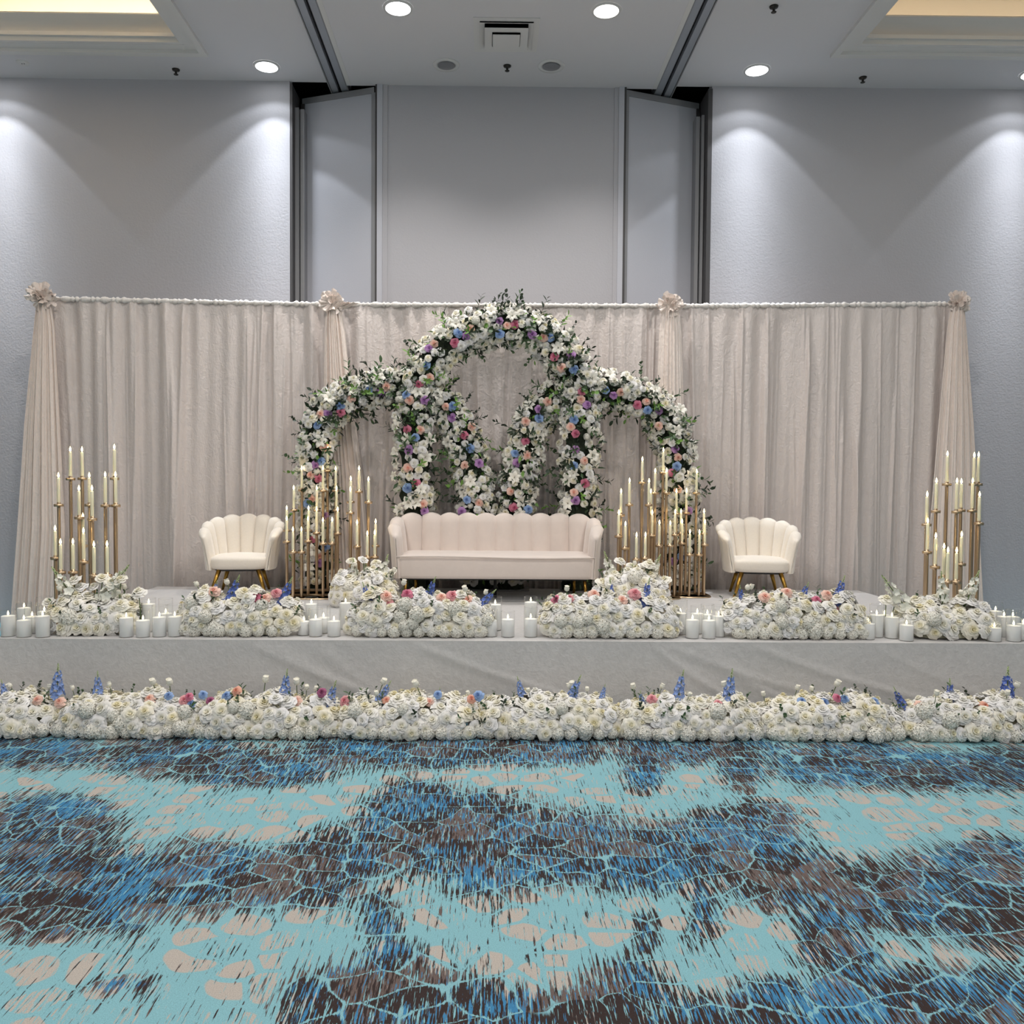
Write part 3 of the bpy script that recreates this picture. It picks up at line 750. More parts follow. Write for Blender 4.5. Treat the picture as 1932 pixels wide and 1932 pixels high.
SOX = at(935, 1000, 7.5).x
sofa = thing('shell_sofa', 'blush velvet three seat sofa with scalloped channel back', 'sofa', (SOX, 7.5, ZS - 0.003))
bx = 0.672
for k in range(8):
    a, b = -bx+2*bx*k/8, -bx+2*bx*(k+1)/8
    channel((a, 0.27, 0), (b, 0.27, 0), (0, 1, 0), (0, 1, 0), 0.22, 0.715, 0.715, 0.05, 0.05, 0.06, 0.03).build('back_channel', M['sofa'], sofa, fix=True)
for s in (-1, 1):
    pts = [((s*bx, 0.27, 0), (0, 1, 0), 0.70, 0.05), ((s*0.815, 0.17, 0), nrm2((s*0.9, 0.6)), 0.685, 0.06), ((s*0.855, -0.07, 0), nrm2((s, 0.05)), 0.635, 0.05), ((s*0.83, -0.33, 0), nrm2((s, -0.1)), 0.585, 0.03)]
    for q in range(3):
        (p0, n0, h0, f0), (p1, n1, h1, f1) = pts[q], pts[q+1]
        if s > 0: channel(p0, p1, n0, n1, 0.21, h0, h1, f0, f1, 0.06, 0.05, cap1=(q == 2)).build('arm_channel', M['sofa'], sofa, fix=True)
        else: channel(p1, p0, n1, n0, 0.21, h1, h0, f1, f0, 0.06, 0.05, cap0=(q == 2)).build('arm_channel', M['sofa'], sofa, fix=True)
sseat = cushion(-0.845, 0.845, -0.37, 0.25, 0.205, 0.40, 0.03, 0.012, 0.06).build('seat', M['sofa'], sofa, fix=True)
pp = []
for k in range(25):
    u = k/24; x = -0.835+1.67*u; pp.append((x, -0.378, 0.392+0.006*math.sin(PI*u*2+0.3)))
MB().tube(pp, 0.007, 8).build('seat_piping', M['sofa'], sseat)
MB().box(-0.78, 0.78, -0.3, 0.3, 0.19, 0.21).build('under_frame', M['blackleg'], sofa, smooth=False)
for x, y, dx in ((-0.76, -0.28, -0.02), (-0.72, 0.2, 0.0), (0.76, -0.28, 0.02), (0.72, 0.2, 0.0)):
    MB().tube([(x, y, 0.2), (x+dx, y-0.01, 0.0)], [0.016, 0.011], 10).build('leg', M['gold_leg'], sofa)
MB().tube([(0.0, 0.0, 0.2), (0.0, 0.0, 0.0)], [0.014, 0.014], 10).build('centre_leg', M['blackleg'], sofa)

def chair(px, py, Y, rot, label):
    p = at(px, py, Y)
    t = thing('shell_armchair', label, 'armchair', (p.x, Y, ZS - 0.003), 'white shell armchairs', rot)
    n = 9; a0, a1 = math.radians(-30), math.radians(210)
    def pt(a):
        if a < 0: return (0.272+0.03*a, 0.04+0.44*a, 0)
        if a > PI: return (-0.272-0.03*(PI-a), 0.04+0.44*(PI-a), 0)
        return (0.272*math.cos(a), 0.235*math.sin(a)+0.04, 0)
    def nn(a):
        if a < 0: return nrm2((1, 0.0))
        if a > PI: return nrm2((-1, 0.0))
        return nrm2((math.cos(a)/0.285, math.sin(a)/0.24))
    hs = [0.535, 0.59, 0.635, 0.665, 0.68, 0.68, 0.665, 0.635, 0.59, 0.535]
    for k in range(n):
        A, B = a1+(a0-a1)*k/n, a1+(a0-a1)*(k+1)/n
        ca, cb = abs(math.cos(A)), abs(math.cos(B))
        channel(pt(A), pt(B), nn(A), nn(B), 0.225, hs[k], hs[k+1], 0.095, 0.095, 0.052, 0.03, cap0=(k == 0), cap1=(k == n-1)).build('shell_channel', M['chair'], t, fix=True)
    cushion(-0.255, 0.255, -0.27, 0.24, 0.232, 0.345, 0.035, 0.018, 0.11).build('seat', M['chair'], t, fix=True)
    cushion(-0.22, 0.22, -0.22, 0.22, 0.215, 0.245, 0.008, 0.0, 0.11).build('under_frame', M['blackleg'], t, fix=True)
    for x, y in ((-0.17, -0.2), (0.17, -0.2), (-0.15, 0.16), (0.15, 0.16)):
        MB().tube([(x, y, 0.225), (x*1.42, y*1.25, 0.0)], [0.021, 0.012], 12).build('leg', M['gold_leg'], t)
chair(457, 1000, 7.78, math.radians(7), 'white scalloped shell armchair with gold legs left of the sofa')
chair(1430, 1000, 7.78, math.radians(-8), 'white scalloped shell armchair with gold legs right of the sofa')

# ------------------------------------------------------------------ candles and candelabra
UCYL = MB().lathe([(1, 0), (1, 1)], 10, capb=True, capt=True).mesh('stem', M['gold'])
CUP = MB().lathe([(0.011, -0.03), (0.013, -0.012), (0.034, -0.011), (0.035, 0.008), (0.031, 0.009), (0.030, -0.003), (0.014, -0.003), (0.014, 0.022), (0.0001, 0.022)], 16).mesh('cup', M['gold'])
TUBE = MB().lathe([(0.027, 0), (0.027, 1)], 18).mesh('glass_tube', M['glass'])
WAXT = MB().lathe([(0.0125, 0), (0.0118, 0.6), (0.011, 0.97), (0.006, 1.0), (0.0001, 1.0)], 12).mesh('wax', M['wax'])
FLPROF = [(0.0001, 0), (0.0045, 0.004), (0.0075, 0.012), (0.0065, 0.022), (0.0035, 0.032), (0.0001, 0.042)]
FLAME = MB().lathe(FLPROF, 10).mesh('flame', M['flame'])
FLAMES = MB().lathe([(r*0.8, z*0.75) for r, z in FLPROF], 10).mesh('flame', M['flame_small'])
WICK = MB().lathe([(0.0012, 0), (0.0012, 0.012)], 6, capt=True).mesh('wick', M['wick'])
def candelabra(label, cl_name, candles, Y, spread, seed):
    """candles: (flame px, flame py, cup px, cup py); Y: depth of its middle"""
    rg = random.Random(seed); items = []
    n = len(candles)
    order = sorted(range(n), key=lambda k: -candles[k][3])   # low cups nearer the front
    for r, k in enumerate(order):
        y = Y + spread*(r/(max(1, n-1))*2-1)
        fx, fy, cx, cy = candles[k]
        c = at((fx+cx)/2, cy, y); f = at(fx, fy, y)
        items.append((k, c, f))
    xs = [c.x for _, c, _ in items]; mx = (min(xs)+max(xs))/2; hw = (max(xs)-min(xs))/2
    t = thing('candelabra', label, 'candelabra', (mx, Y, ZS - 0.003), 'gold candelabra on the stage')
    nb = 28; a, b = hw+0.05, spread+0.05
    base = []
    for z, q in ((0, 1), (0.008, 1), (0.011, 0.96)):
        base.append([(a*q*math.copysign(abs(math.cos(2*PI*k/nb))**0.6, math.cos(2*PI*k/nb)), b*q*math.copysign(abs(math.sin(2*PI*k/nb))**0.6, math.sin(2*PI*k/nb)), z) for k in range(nb)])
    w = MB().grid(base, wrap_v=True); w.f.append(tuple(2*nb+k for k in range(nb))); w.mi.append(0); w.build('base_plate', M['gold'], t)
    out = []
    for k, c, f in items:
        lx, ly, lz = c.x-mx, c.y-Y, c.z-(ZS-0.003)
        put('stem', UCYL, t, (lx, ly, 0.008), scale=(0.0125, 0.0125, lz-0.03))
        cu = put('cup', CUP, t, (lx, ly, lz))
        h = max(0.12, f.z-c.z-0.012)
        put('glass_tube', TUBE, cu, (0, 0, -0.002), scale=(1, 1, h+0.05))
        out.append((c, h))
    return out
GROUPS = {}
def cluster(cname, specs, seed):
    allc = []
    for i, (label, candles, Y, spread) in enumerate(specs):
        allc += candelabra(label, cname, candles, Y, spread, seed+i)
    allc.sort(key=lambda q: q[0].x)
    for i, (c, h) in enumerate(allc):
        r = ORD[i] if i < 20 else 'twenty-' + ORD[i-20]
        t = thing('taper_candle', 'lit ivory taper candle, %s from left, %s' % (r, cname), 'candle', (c.x, c.y, c.z-0.0), 'taper candles in candelabra')
        put('wax', WAXT, t, (0, 0, 0.0), scale=(1, 1, h)); wk = put('wick', WICK, t, (0, 0, h))
        put('flame', FLAME, wk, (0, 0, 0.002))
cluster('far left candelabra group', [
  ('taller gold candelabra of the far left group, beside the left drape column', [(132.7,849.6,133.5,903.6),(154.6,849.6,156,903),(110.8,898.5,110.8,953),(169.7,898.5,168,953),(198.8,897,199,954),(216,845,216.5,903),(217.7,897,219,954),(157,975,157,1030)], 6.55, 0.16),
  ('lower gold candelabra of the far left group, rising from white flowers', [(150,923,149,977),(174.6,923,173.5,979.6),(157.4,1003,158.6,1060.6),(104.7,998.7,104.5,1053),(114.7,1024,114.7,1080),(138.7,1023.6,137.5,1080),(176.8,1028.7,178.5,1086.8),(203,1028,202,1086)], 6.2, 0.15)], 1)
cluster('candelabra group left of the sofa', [
  ('tallest gold candelabra between the left armchair and the sofa', [(618,845,618,888),(569.3,884.9,569.6,925),(609.2,884.3,609.6,926),(633.5,885.4,633.5,926),(554.3,921.6,554.3,962.5),(597.8,922,597.6,963),(635,922.6,635,963),(582.3,960.4,582,1001),(540.9,960,541.2,1001)], 7.78, 0.13),
  ('lower gold candelabra between the left armchair and the sofa', [(597.8,962,597,1006),(637,962.5,637.5,1007),(541.4,979.6,540.5,1022.4),(581.2,980,581,1021.4),(609.7,982.7,609,1026),(626.3,982,627,1026),(552.8,1000.2,552.8,1042),(568.8,1000.2,568.8,1042)], 7.48, 0.12),
  ('gold candelabra left of the sofa, rising from a mound of white flowers', [(662,904.5,661.5,947),(678.3,884.9,676.5,927.8),(695.3,905.6,695,948),(661,924.2,661,967.7),(673.9,987,673.4,1031.8),(708.6,985.3,708.6,1030),(693,1008,693,1052),(707,1006.4,707,1051)], 7.3, 0.12)], 20)
cluster('candelabra group right of the sofa', [
  ('gold candelabra right of the sofa, rising from a mound of white flowers', [(1212.6,867.8,1210.6,910.7),(1188,908,1186.7,952.7),(1225,909,1223,953),(1171.7,928.3,1171,972),(1167,968.2,1167,1012),(1179.5,990,1179.5,1035),(1201.2,1011,1199.7,1056),(1217.8,1010.5,1216.8,1053.5)], 7.3, 0.12),
  ('tallest gold candelabra between the sofa and the right armchair', [(1251.2,850.2,1251,892),(1235.6,889.5,1235.9,930.4),(1257,889,1257.5,930.4),(1227.6,928.3,1227.6,970),(1230.2,968.2,1230,1011),(1243.7,987.3,1243.7,1029.7),(1264.4,988.4,1264,1029.7),(1273.7,967,1273,1009.5)], 7.6, 0.13),
  ('gold candelabra nearest the right armchair on a shining base plate', [(1314.4,891,1313.6,930.4),(1275.8,927.8,1275.8,969),(1294.7,926.8,1295,967.7),(1284.4,966,1284.4,1007),(1327.8,966,1327.8,1007),(1286.6,985.3,1286.6,1025.5),(1330,985.8,1329,1028),(1301.7,1004.8,1300.5,1047),(1319.3,1005.4,1319.3,1047)], 7.72, 0.13)], 40)
cluster('far right candelabra group', [
  ('taller gold candelabra of the far right group, beside the right drape column', [(1786,857.8,1786.5,914),(1835.6,860.3,1838,914),(1844,859.5,1846,914),(1766.5,908.8,1764.4,965),(1803.7,908.8,1804.5,966),(1833.6,908.8,1834,964),(1812,910,1813,963),(1846.4,934.4,1847,988)], 6.55, 0.16),
  ('lower gold candelabra of the far right group, rising from white flowers', [(1750,934,1746,990),(1751.5,984.6,1746.8,1042),(1766,1012.3,1762.3,1070),(1779.8,1032.4,1779.5,1090),(1788.2,1039.5,1786,1098),(1803.7,1040,1803.3,1098),(1812.4,1009.8,1813.5,1064.7)], 6.2, 0.15)], 60)

VASE = MB().lathe([(0.0001, 0.0), (0.044, 0.0), (0.046, 0.01), (0.046, 0.99), (0.0465, 1.0), (0.0445, 1.0), (0.0445, 0.99)], 24).mesh('glass_cylinder', M['glass_thick'])
WAXP = MB().lathe([(0.0001, 0.0), (0.041, 0.0), (0.042, 0.02), (0.042, 0.985), (0.039, 1.0), (0.0001, 1.0)], 24).mesh('wax', M['wax_white'])
PIL = [
 ('at the far left end of the stage', [(15.8,1202.5,1162.4,1150),(45.6,1205,1170.8,1139),(46,1191,1147.5,1137),(61,1197,1164,1140),(81,1206,1163,1140),(84,1192,1154,1126)]),
 ('beside the far left corner flowers', [(238.5,1204,1166,1145),(270,1204,1171,1150),(301,1203,1165,1142),(330,1202.5,1164,1140),(281,1193,1140,1129),(313,1192,1158,1129)]),
 ('between the second and third flower boxes', [(573.5,1200,1173,1150),(591,1203,1169,1148),(610.5,1196,1166,1140),(630,1202.4,1172.4,1143),(587.6,1188,1140,1127.5),(652,1188,1138,1126.7)]),
 ('in the centre gap before the sofa', [(925.4,1202.6,1171,1150),(934,1191,1141,1126),(958,1203.5,1169,1152.8),(1001,1203.5,1168,1145),(1001,1191,1136.5,1126)]),
 ('left of the right armchair flowers', [(1283,1199,1157.6,1132),(1306,1206,1170,1152),(1315,1197,1158,1143),(1337,1206.5,1171,1150),(1334,1194,1160,1140),(1355,1203,1163,1142)]),
 ('beside the far right corner flowers', [(1637,1208,1177,1155),(1653,1204,1161,1140),(1682,1206,1165,1142),(1709.7,1211,1180,1160),(1668,1198,1161,1145)]),
 ('at the far right end of the stage', [(1875,1212,1185,1165),(1877,1196,1153.5,1136.5),(1893,1203,1164,1150),(1911.6,1212,1181,1150),(1910,1198,1164,1150),(1930,1210,1178,1155)]),
]
VZ = ZS - 0.003
for gname, items in PIL:
    items = sorted(items); placed = []
    for i, (x, yb, yw, yg) in enumerate(items):
        p = onz(x, yb, VZ); p.y = max(p.y+0.046, YS0+0.062)
        q = at(x, yb, p.y); p = Vector((q.x, p.y, VZ))
        for _ in range(30):
            hit = [o for o in placed if (o-p).xy.length < 0.094]
            if not hit: break
            d = (p-hit[0]).xy
            if d.length < 1e-4: d = Vector((0.3, 1))
            d.normalize(); d.y = abs(d.y)+0.3; d.normalize(); p = p+Vector((d.x*0.02, d.y*0.02, 0))
        placed.append(p)
        hw = max(0.06, at(x, yw, p.y).z - VZ); hg = max(hw+0.03, at(x, yg, p.y).z - VZ)
        t = tag(put('glass_cylinder', VASE, None, p, scale=(1, 1, hg)), 'clear glass cylinder, %s from left, %s' % (ORD[i], gname), 'glass vase', 'glass cylinders along the stage edge')
        c = thing('pillar_candle', 'lit white pillar candle, %s from left, %s' % (ORD[i], gname), 'candle', p+Vector((0, 0, 0.003)), 'pillar candles along the stage edge')
        put('wax', WAXP, c, scale=(1, 1, hw)); wk = put('wick', WICK, c, (0, 0, hw)); put('flame', FLAMES, wk, (0, 0, 0.003))
# ------------------------------------------------------------------ flowers
def petal(w, ang, r0, r1, z0, z1, half, curl, cup, nu=5, nv=4, wob=0.0, rg=random):
    rows = []
    ph = rg.uniform(0, 6.28)
    for i in range(nu):
        u = i/(nu-1)*2-1; row = []
        for j in range(nv):
            v = j/(nv-1)
            r = r0+(r1-r0)*v**1.15; z = z0+(z1-z0)*(1-(1-v)**1.8)
            if v > 0.6: q = (v-0.6)/0.4; z -= curl*q*q; r += curl*0.35*q*q
            wd = half*(0.55+0.45*math.sin(min(1, v*1.15)*PI*0.62))*(1 if v < 0.99 else 0.86)
            a = ang+u*wd
            rr = r*(1-cup*u*u*v)+wob*math.sin(3*u+ph)*v
            row.append((rr*math.cos(a), rr*math.sin(a), z-0.05*u*u*v*(r1)+wob*math.cos(4*u+ph)*v))
        rows.append(row)
    w.grid(rows)
def rose_mesh(seed, openness, layers):
    rg = random.Random(seed); w = MB()
    w.lathe([(0.02, -0.1), (0.07, 0.05), (0.065, 0.22), (0.03, 0.27), (0.0001, 0.23)], 7)
    for k in range(layers):
        q = k/(layers-1); n = (3, 3, 4, 5, 5, 6)[k]
        r1 = 0.115+(0.5-0.115)*q**0.95; z1 = 0.33-(0.33-0.02-0.10*(1.2-openness))*q**1.35
        for i in range(n):
            petal(w, 2*PI*i/n+k*1.05+rg.uniform(-0.15, 0.15), 0.02+0.03*q, r1*rg.uniform(0.92, 1.06), -0.18, z1+rg.uniform(-0.025, 0.025), PI/n*1.22, 0.03+0.13*q*openness, 0.22*(1-q)+0.03, wob=0.012+0.028*q, rg=rg)
    w.lathe([(0.0001, -0.24), (0.12, -0.2), (0.26, -0.08)], 7)
    return w
RSH = [rose_mesh(1, 1.0, 5), rose_mesh(2, 0.6, 5), rose_mesh(3, 1.2, 6), rose_mesh(4, 0.3, 4)]
ROSE = {}
def rose(colr, k):
    key = (colr, k)
    if key not in ROSE: ROSE[key] = RSH[k].mesh('rose', RC[colr])
    return ROSE[key]
def lily_mesh():
    w = MB(); rg = random.Random(5)
    for i in range(6):
        a = 2*PI*i/6; rows = []
        for s in (-1, -0.5, 0, 0.5, 1):
            row = []
            for j in range(6):
                v = j/5; r = 0.05+0.47*v; z = -0.1+0.36*v-0.30*v**3
                wd = 0.15*math.sin(PI*min(1, 0.12+v*0.88))*(1.1 if i % 2 else 0.8)
                row.append((r*math.cos(a)-s*wd*math.sin(a), r*math.sin(a)+s*wd*math.cos(a), z-0.04*abs(s)*v))
            rows.append(row)
        w.grid(rows)
    for i in range(5):
        a = 2*PI*i/5+0.3; w.tube([(0, 0, -0.08), (0.09*math.cos(a), 0.09*math.sin(a), 0.22)], 0.009, 4)
    w.lathe([(0.0001, -0.3), (0.05, -0.28), (0.08, -0.08)], 6)
    return w.mesh('lily', M['lily'])
LILY = lily_mesh()
def hyd_mesh():
    w = MB(); rg = random.Random(9); n = 54
    for k in range(n):
        z = 1-1.5*k/n; a = k*2.39996; r = math.sqrt(max(0, 1-z*z)); d = Vector((r*math.cos(a), r*math.sin(a), z)); c = d*0.46
        t1 = d.cross(Vector((0.3, 0.5, 0.81))).normalized(); t2 = d.cross(t1); ro = rg.uniform(0, 1.5)
        for q in range(4):
            e = t1*math.cos(ro+q*PI/2)+t2*math.sin(ro+q*PI/2); s = d.cross(e)
            p0 = c; p1 = c+e*0.085+s*0.062+d*rg.uniform(0, 0.05); p2 = c+e*0.15+d*rg.uniform(-0.04, 0.04); p3 = c+e*0.085-s*0.062+d*rg.uniform(0, 0.05)
            w.add([p0, p1, p2, p3], [(0, 1, 2, 3)])
    w.lathe([(0.0001, -0.3), (0.24, -0.26), (0.40, 0), (0.28, 0.27), (0.0001, 0.4)], 9)
    return w.mesh('hydrangea', [M['hyd'], M['foam']], smooth=False)
HYD = hyd_mesh()
def leaf(w, p, d, up, L, W, bend, nv=4):
    d = d.normalized(); s = d.cross(up)
    if s.length < 1e-3: s = d.cross(Vector((1, 0, 0.2)))
    s.normalize(); n = s.cross(d); rows = []
    for q in (-1, 0, 1):
        row = []
        for j in range(nv+1):
            v = j/nv; wd = W*math.sin(PI*min(1, 0.06+0.94*v))**0.8 if v < 1 else 0.0
            row.append(p+d*L*v+s*q*wd+n*(bend*L*v*v*-1+abs(q)*wd*0.25))
        rows.append(row)
    w.grid(rows)
def sprig_mesh(seed, kind, mat):
    rg = random.Random(seed); w = MB(); n = {'willow': 9, 'round': 9, 'ruscus': 8}[kind]
    def pos(v): return Vector((0.10*math.sin(2.2*v), 0.12*v*v, v))
    w.tube([pos(v) for v in (0, 0.25, 0.5, 0.75, 0.97)], [0.012, 0.011, 0.009, 0.007, 0.004], 5)
    for k in range(n):
        v = 0.15+0.83*k/(n-1); p = pos(v); a = k*2.4+rg.uniform(-0.3, 0.3)
        d = Vector((math.cos(a), math.sin(a), 0.75+0.5*v))
        if kind == 'willow': leaf(w, p, d, Vector((0, 0, 1)), rg.uniform(0.30, 0.42)*(1.1-0.4*v), 0.045, 0.2)
        elif kind == 'ruscus': leaf(w, p, d, Vector((0, 0, 1)), rg.uniform(0.22, 0.32), 0.07, 0.15)
        else: leaf(w, p, d, Vector((0, 0, 1)), rg.uniform(0.15, 0.2), 0.085, 0.05)
    return w.mesh('leaf_sprig', mat)
SPRIG = {}
for kind in ('willow', 'round', 'ruscus'):
    for mk in ('dark', 'mid', 'bright'): SPRIG[(kind, mk)] = sprig_mesh(len(SPRIG)+40, kind, M['leaf_'+mk])
def delph_mesh(seed, mat, n=24, fs=0.095, fr=0.135):
    rg = random.Random(seed); w = MB()
    w.tube([(0, 0, 0), (0.01, 0, 0.5), (0.0, 0.01, 1.0)], [0.014, 0.012, 0.006], 5, mi=1)
    for k in range(n):
        v = 0.10+0.68*k/n; a = k*2.39996; R = fr*(1.15-0.75*(k/n))*rg.uniform(0.8, 1.15); d = Vector((math.cos(a), math.sin(a), 0.25)).normalized()
        c = Vector((0, 0, v))+d*R; t1 = d.cross(Vector((0, 0, 1))).normalized(); t2 = d.cross(t1); s = fs*(1.15-0.6*k/n)*rg.uniform(0.85, 1.15); d = (d+Vector((rg.uniform(-0.3, 0.3), rg.uniform(-0.3, 0.3), rg.uniform(-0.4, 0.3)))).normalized()
        ro = rg.uniform(0, 6)
        for q in range(5):
            e = t1*math.cos(ro+q*1.2566)+t2*math.sin(ro+q*1.2566); sd = d.cross(e)
            w.add([c-d*0.02, c+e*s*0.6+sd*s*0.42+d*0.012, c+e*s+d*0.02, c+e*s*0.6-sd*s*0.42+d*0.012], [(0, 1, 2, 3)])
    for k in range(14):
        v = 0.78+0.21*k/14; a = k*2.4; R = 0.03*(1.1-k/16); 
        w.lathe([(0.0001, -0.022), (0.014, 0), (0.0001, 0.024)], 5, c=(R*math.cos(a), R*math.sin(a), v), mi=2)
    return w.mesh('delphinium', [mat, M['stem'], M['bud']], smooth=False)
DEL = {'blue': [delph_mesh(1, M['delph']), delph_mesh(2, M['delph'])], 'pale': [delph_mesh(3, M['delph_pale'])], 'white': [delph_mesh(4, M['delph_white'], 16, 0.12, 0.13), delph_mesh(5, M['delph_white'], 17, 0.115, 0.14)]}
def bud_mesh(tone):
    w = MB(); w.tube([(0.0, 0, 0), (0.05, 0, 0.45), (0.02, 0, 0.8)], [0.02, 0.018, 0.016], 5, mi=1)
    w.lathe([(0.02, 0.76), (0.11, 0.82), (0.13, 0.92), (0.08, 1.03), (0.0001, 1.0)], 9, c=(0.02, 0, 0))
    for i in range(4):
        petal(w, i*1.57, 0.05, 0.12, 0.78, 1.04, 0.9, 0.0, 0.1)
    for i in range(5):
        a = i*1.2566; leaf(w, Vector((0.02, 0, 0.79)), Vector((math.cos(a), math.sin(a), 0.3)), Vector((0, 0, 1)), 0.15, 0.03, 0.1, 3)
    me = w.mesh('rosebud', [RC[tone], M['stem']])
    return me
BUD = bud_mesh('ivory')

def flower(parent, po, me, pos, nrm, size, name=None, rg=random, spin=None):
    n = Vector(nrm).normalized()
    q = Vector((0, 0, 1)).rotation_difference(n) @ Quaternion((0, 0, 1), rg.uniform(0, 6.28) if spin is None else spin)
    return put(name or me.name.split('.')[0], me, parent, Vector(pos)-po, q, size)
WH = ['white', 'white', 'white', 'ivory', 'ivory', 'cool', 'cool', 'cream']

class Hash:
    def __init__(s, cell): s.c = cell; s.d = {}
    def ok(s, p, r):
        k = tuple(int(math.floor(v/s.c)) for v in p); n = int(math.ceil(r/s.c))
        for a in range(-n, n+1):
            for b in range(-n, n+1):
                for c in range(-n, n+1):
                    for q, rq in s.d.get((k[0]+a, k[1]+b, k[2]+c), ()):
                        if (q-p).length < (r+rq)*0.5: return False
        return True
    def add(s, p, r):
        k = tuple(int(math.floor(v/s.c)) for v in p); s.d.setdefault(k, []).append((Vector(p), r))

# ------------------------------------------------------------------ flower arches
def smooth_path(pts, n):
    P = [Vector(p) for p in pts]; out = []
    m = len(P)-1
    for i in range(n):
        t = i/(n-1)*m; k = min(int(t), m-1); u = t-k
        p0, p1, p2, p3 = P[max(k-1, 0)], P[k], P[k+1], P[min(k+2, m)]
        out.append(0.5*((2*p1)+(p2-p0)*u+(2*p0-5*p1+4*p2-p3)*u*u+(3*p1-p0-3*p2+p3)*u**3))
    return out
COLORED = {
 'big': [(942,606,'purple'),(957,614,'peach'),(972,612,'pink'),(888,620,'peach'),(865,628,'blue'),(943,630,'blue'),(880,633,'purple'),(858,647,'pink'),(819,649,'peach'),(810,657,'purple'),(804,689,'blue'),(795,698,'cream'),(811,712,'peach'),(790,726,'pink'),
  (1004,631,'purple'),(1026,636,'peach'),(1039,636,'blue'),(1029,665,'cream'),(1046,672,'pink'),(1077,670,'purple'),(1060,694,'peach'),(1083,697,'blue'),(1098,739,'pink'),(1096,754,'peach'),(1108,763,'purple'),
  (1083,792,'blue'),(1077,805,'peach'),(1086,818,'pink'),(1086,848,'purple'),(1103,869,'peach'),(1083,879,'blue'),(1104,912,'pink'),(1083,929,'peach'),(1086,944,'purple'),
  (801,755,'purple'),(766,745,'blue'),(773,755,'peach'),(768,810,'pink'),(793,811,'peach'),(784,825,'blue'),(772,849,'purple'),(770,883,'peach'),(785,912,'pink'),(769,921,'blue'),(798,951,'peach'),(801,964,'purple')],
 'left': [(695,734,'blue'),(717,741,'purple'),(729,729,'peach'),(663,751,'peach'),(642,766,'blue'),(643,778,'pink'),(618,780,'purple'),(605,781,'peach'),(598,801,'blue'),(841,767,'peach'),(853,766,'blue'),(853,788,'purple'),(875,821,'pink'),(890,805,'peach'),(887,846,'blue'),
  (877,878,'peach'),(904,874,'purple'),(881,943,'blue'),(904,949,'peach'),(871,965,'purple'),(611,843,'peach'),(605,870,'blue'),(595,878,'purple'),(601,903,'pink'),(586,896,'peach'),(580,950,'blue'),(590,942,'peach'),(613,972,'purple'),(587,1017,'pink'),(614,1032,'blue'),(602,1050,'peach'),(602,1062,'purple')],
 'right': [(1142,736,'blue'),(1158,746,'purple'),(1171,740,'peach'),(1203,764,'pink'),(1220,757,'peach'),(1222,774,'blue'),(1243,774,'purple'),(1243,803,'peach'),(1274,847,'purple'),(1279,863,'peach'),(1277,880,'blue'),(1270,892,'pink'),(1034,758,'peach'),(1017,772,'purple'),(1017,789,'blue'),(992,795,'peach'),(992,832,'pink'),(972,855,'blue'),(976,873,'purple'),(995,859,'peach'),
  (964,927,'peach'),(970,958,'pink'),(997,961,'blue'),(1279,923,'peach'),(1298,964,'purple'),(1271,1059,'purple'),(1286,1050,'blue')],
}
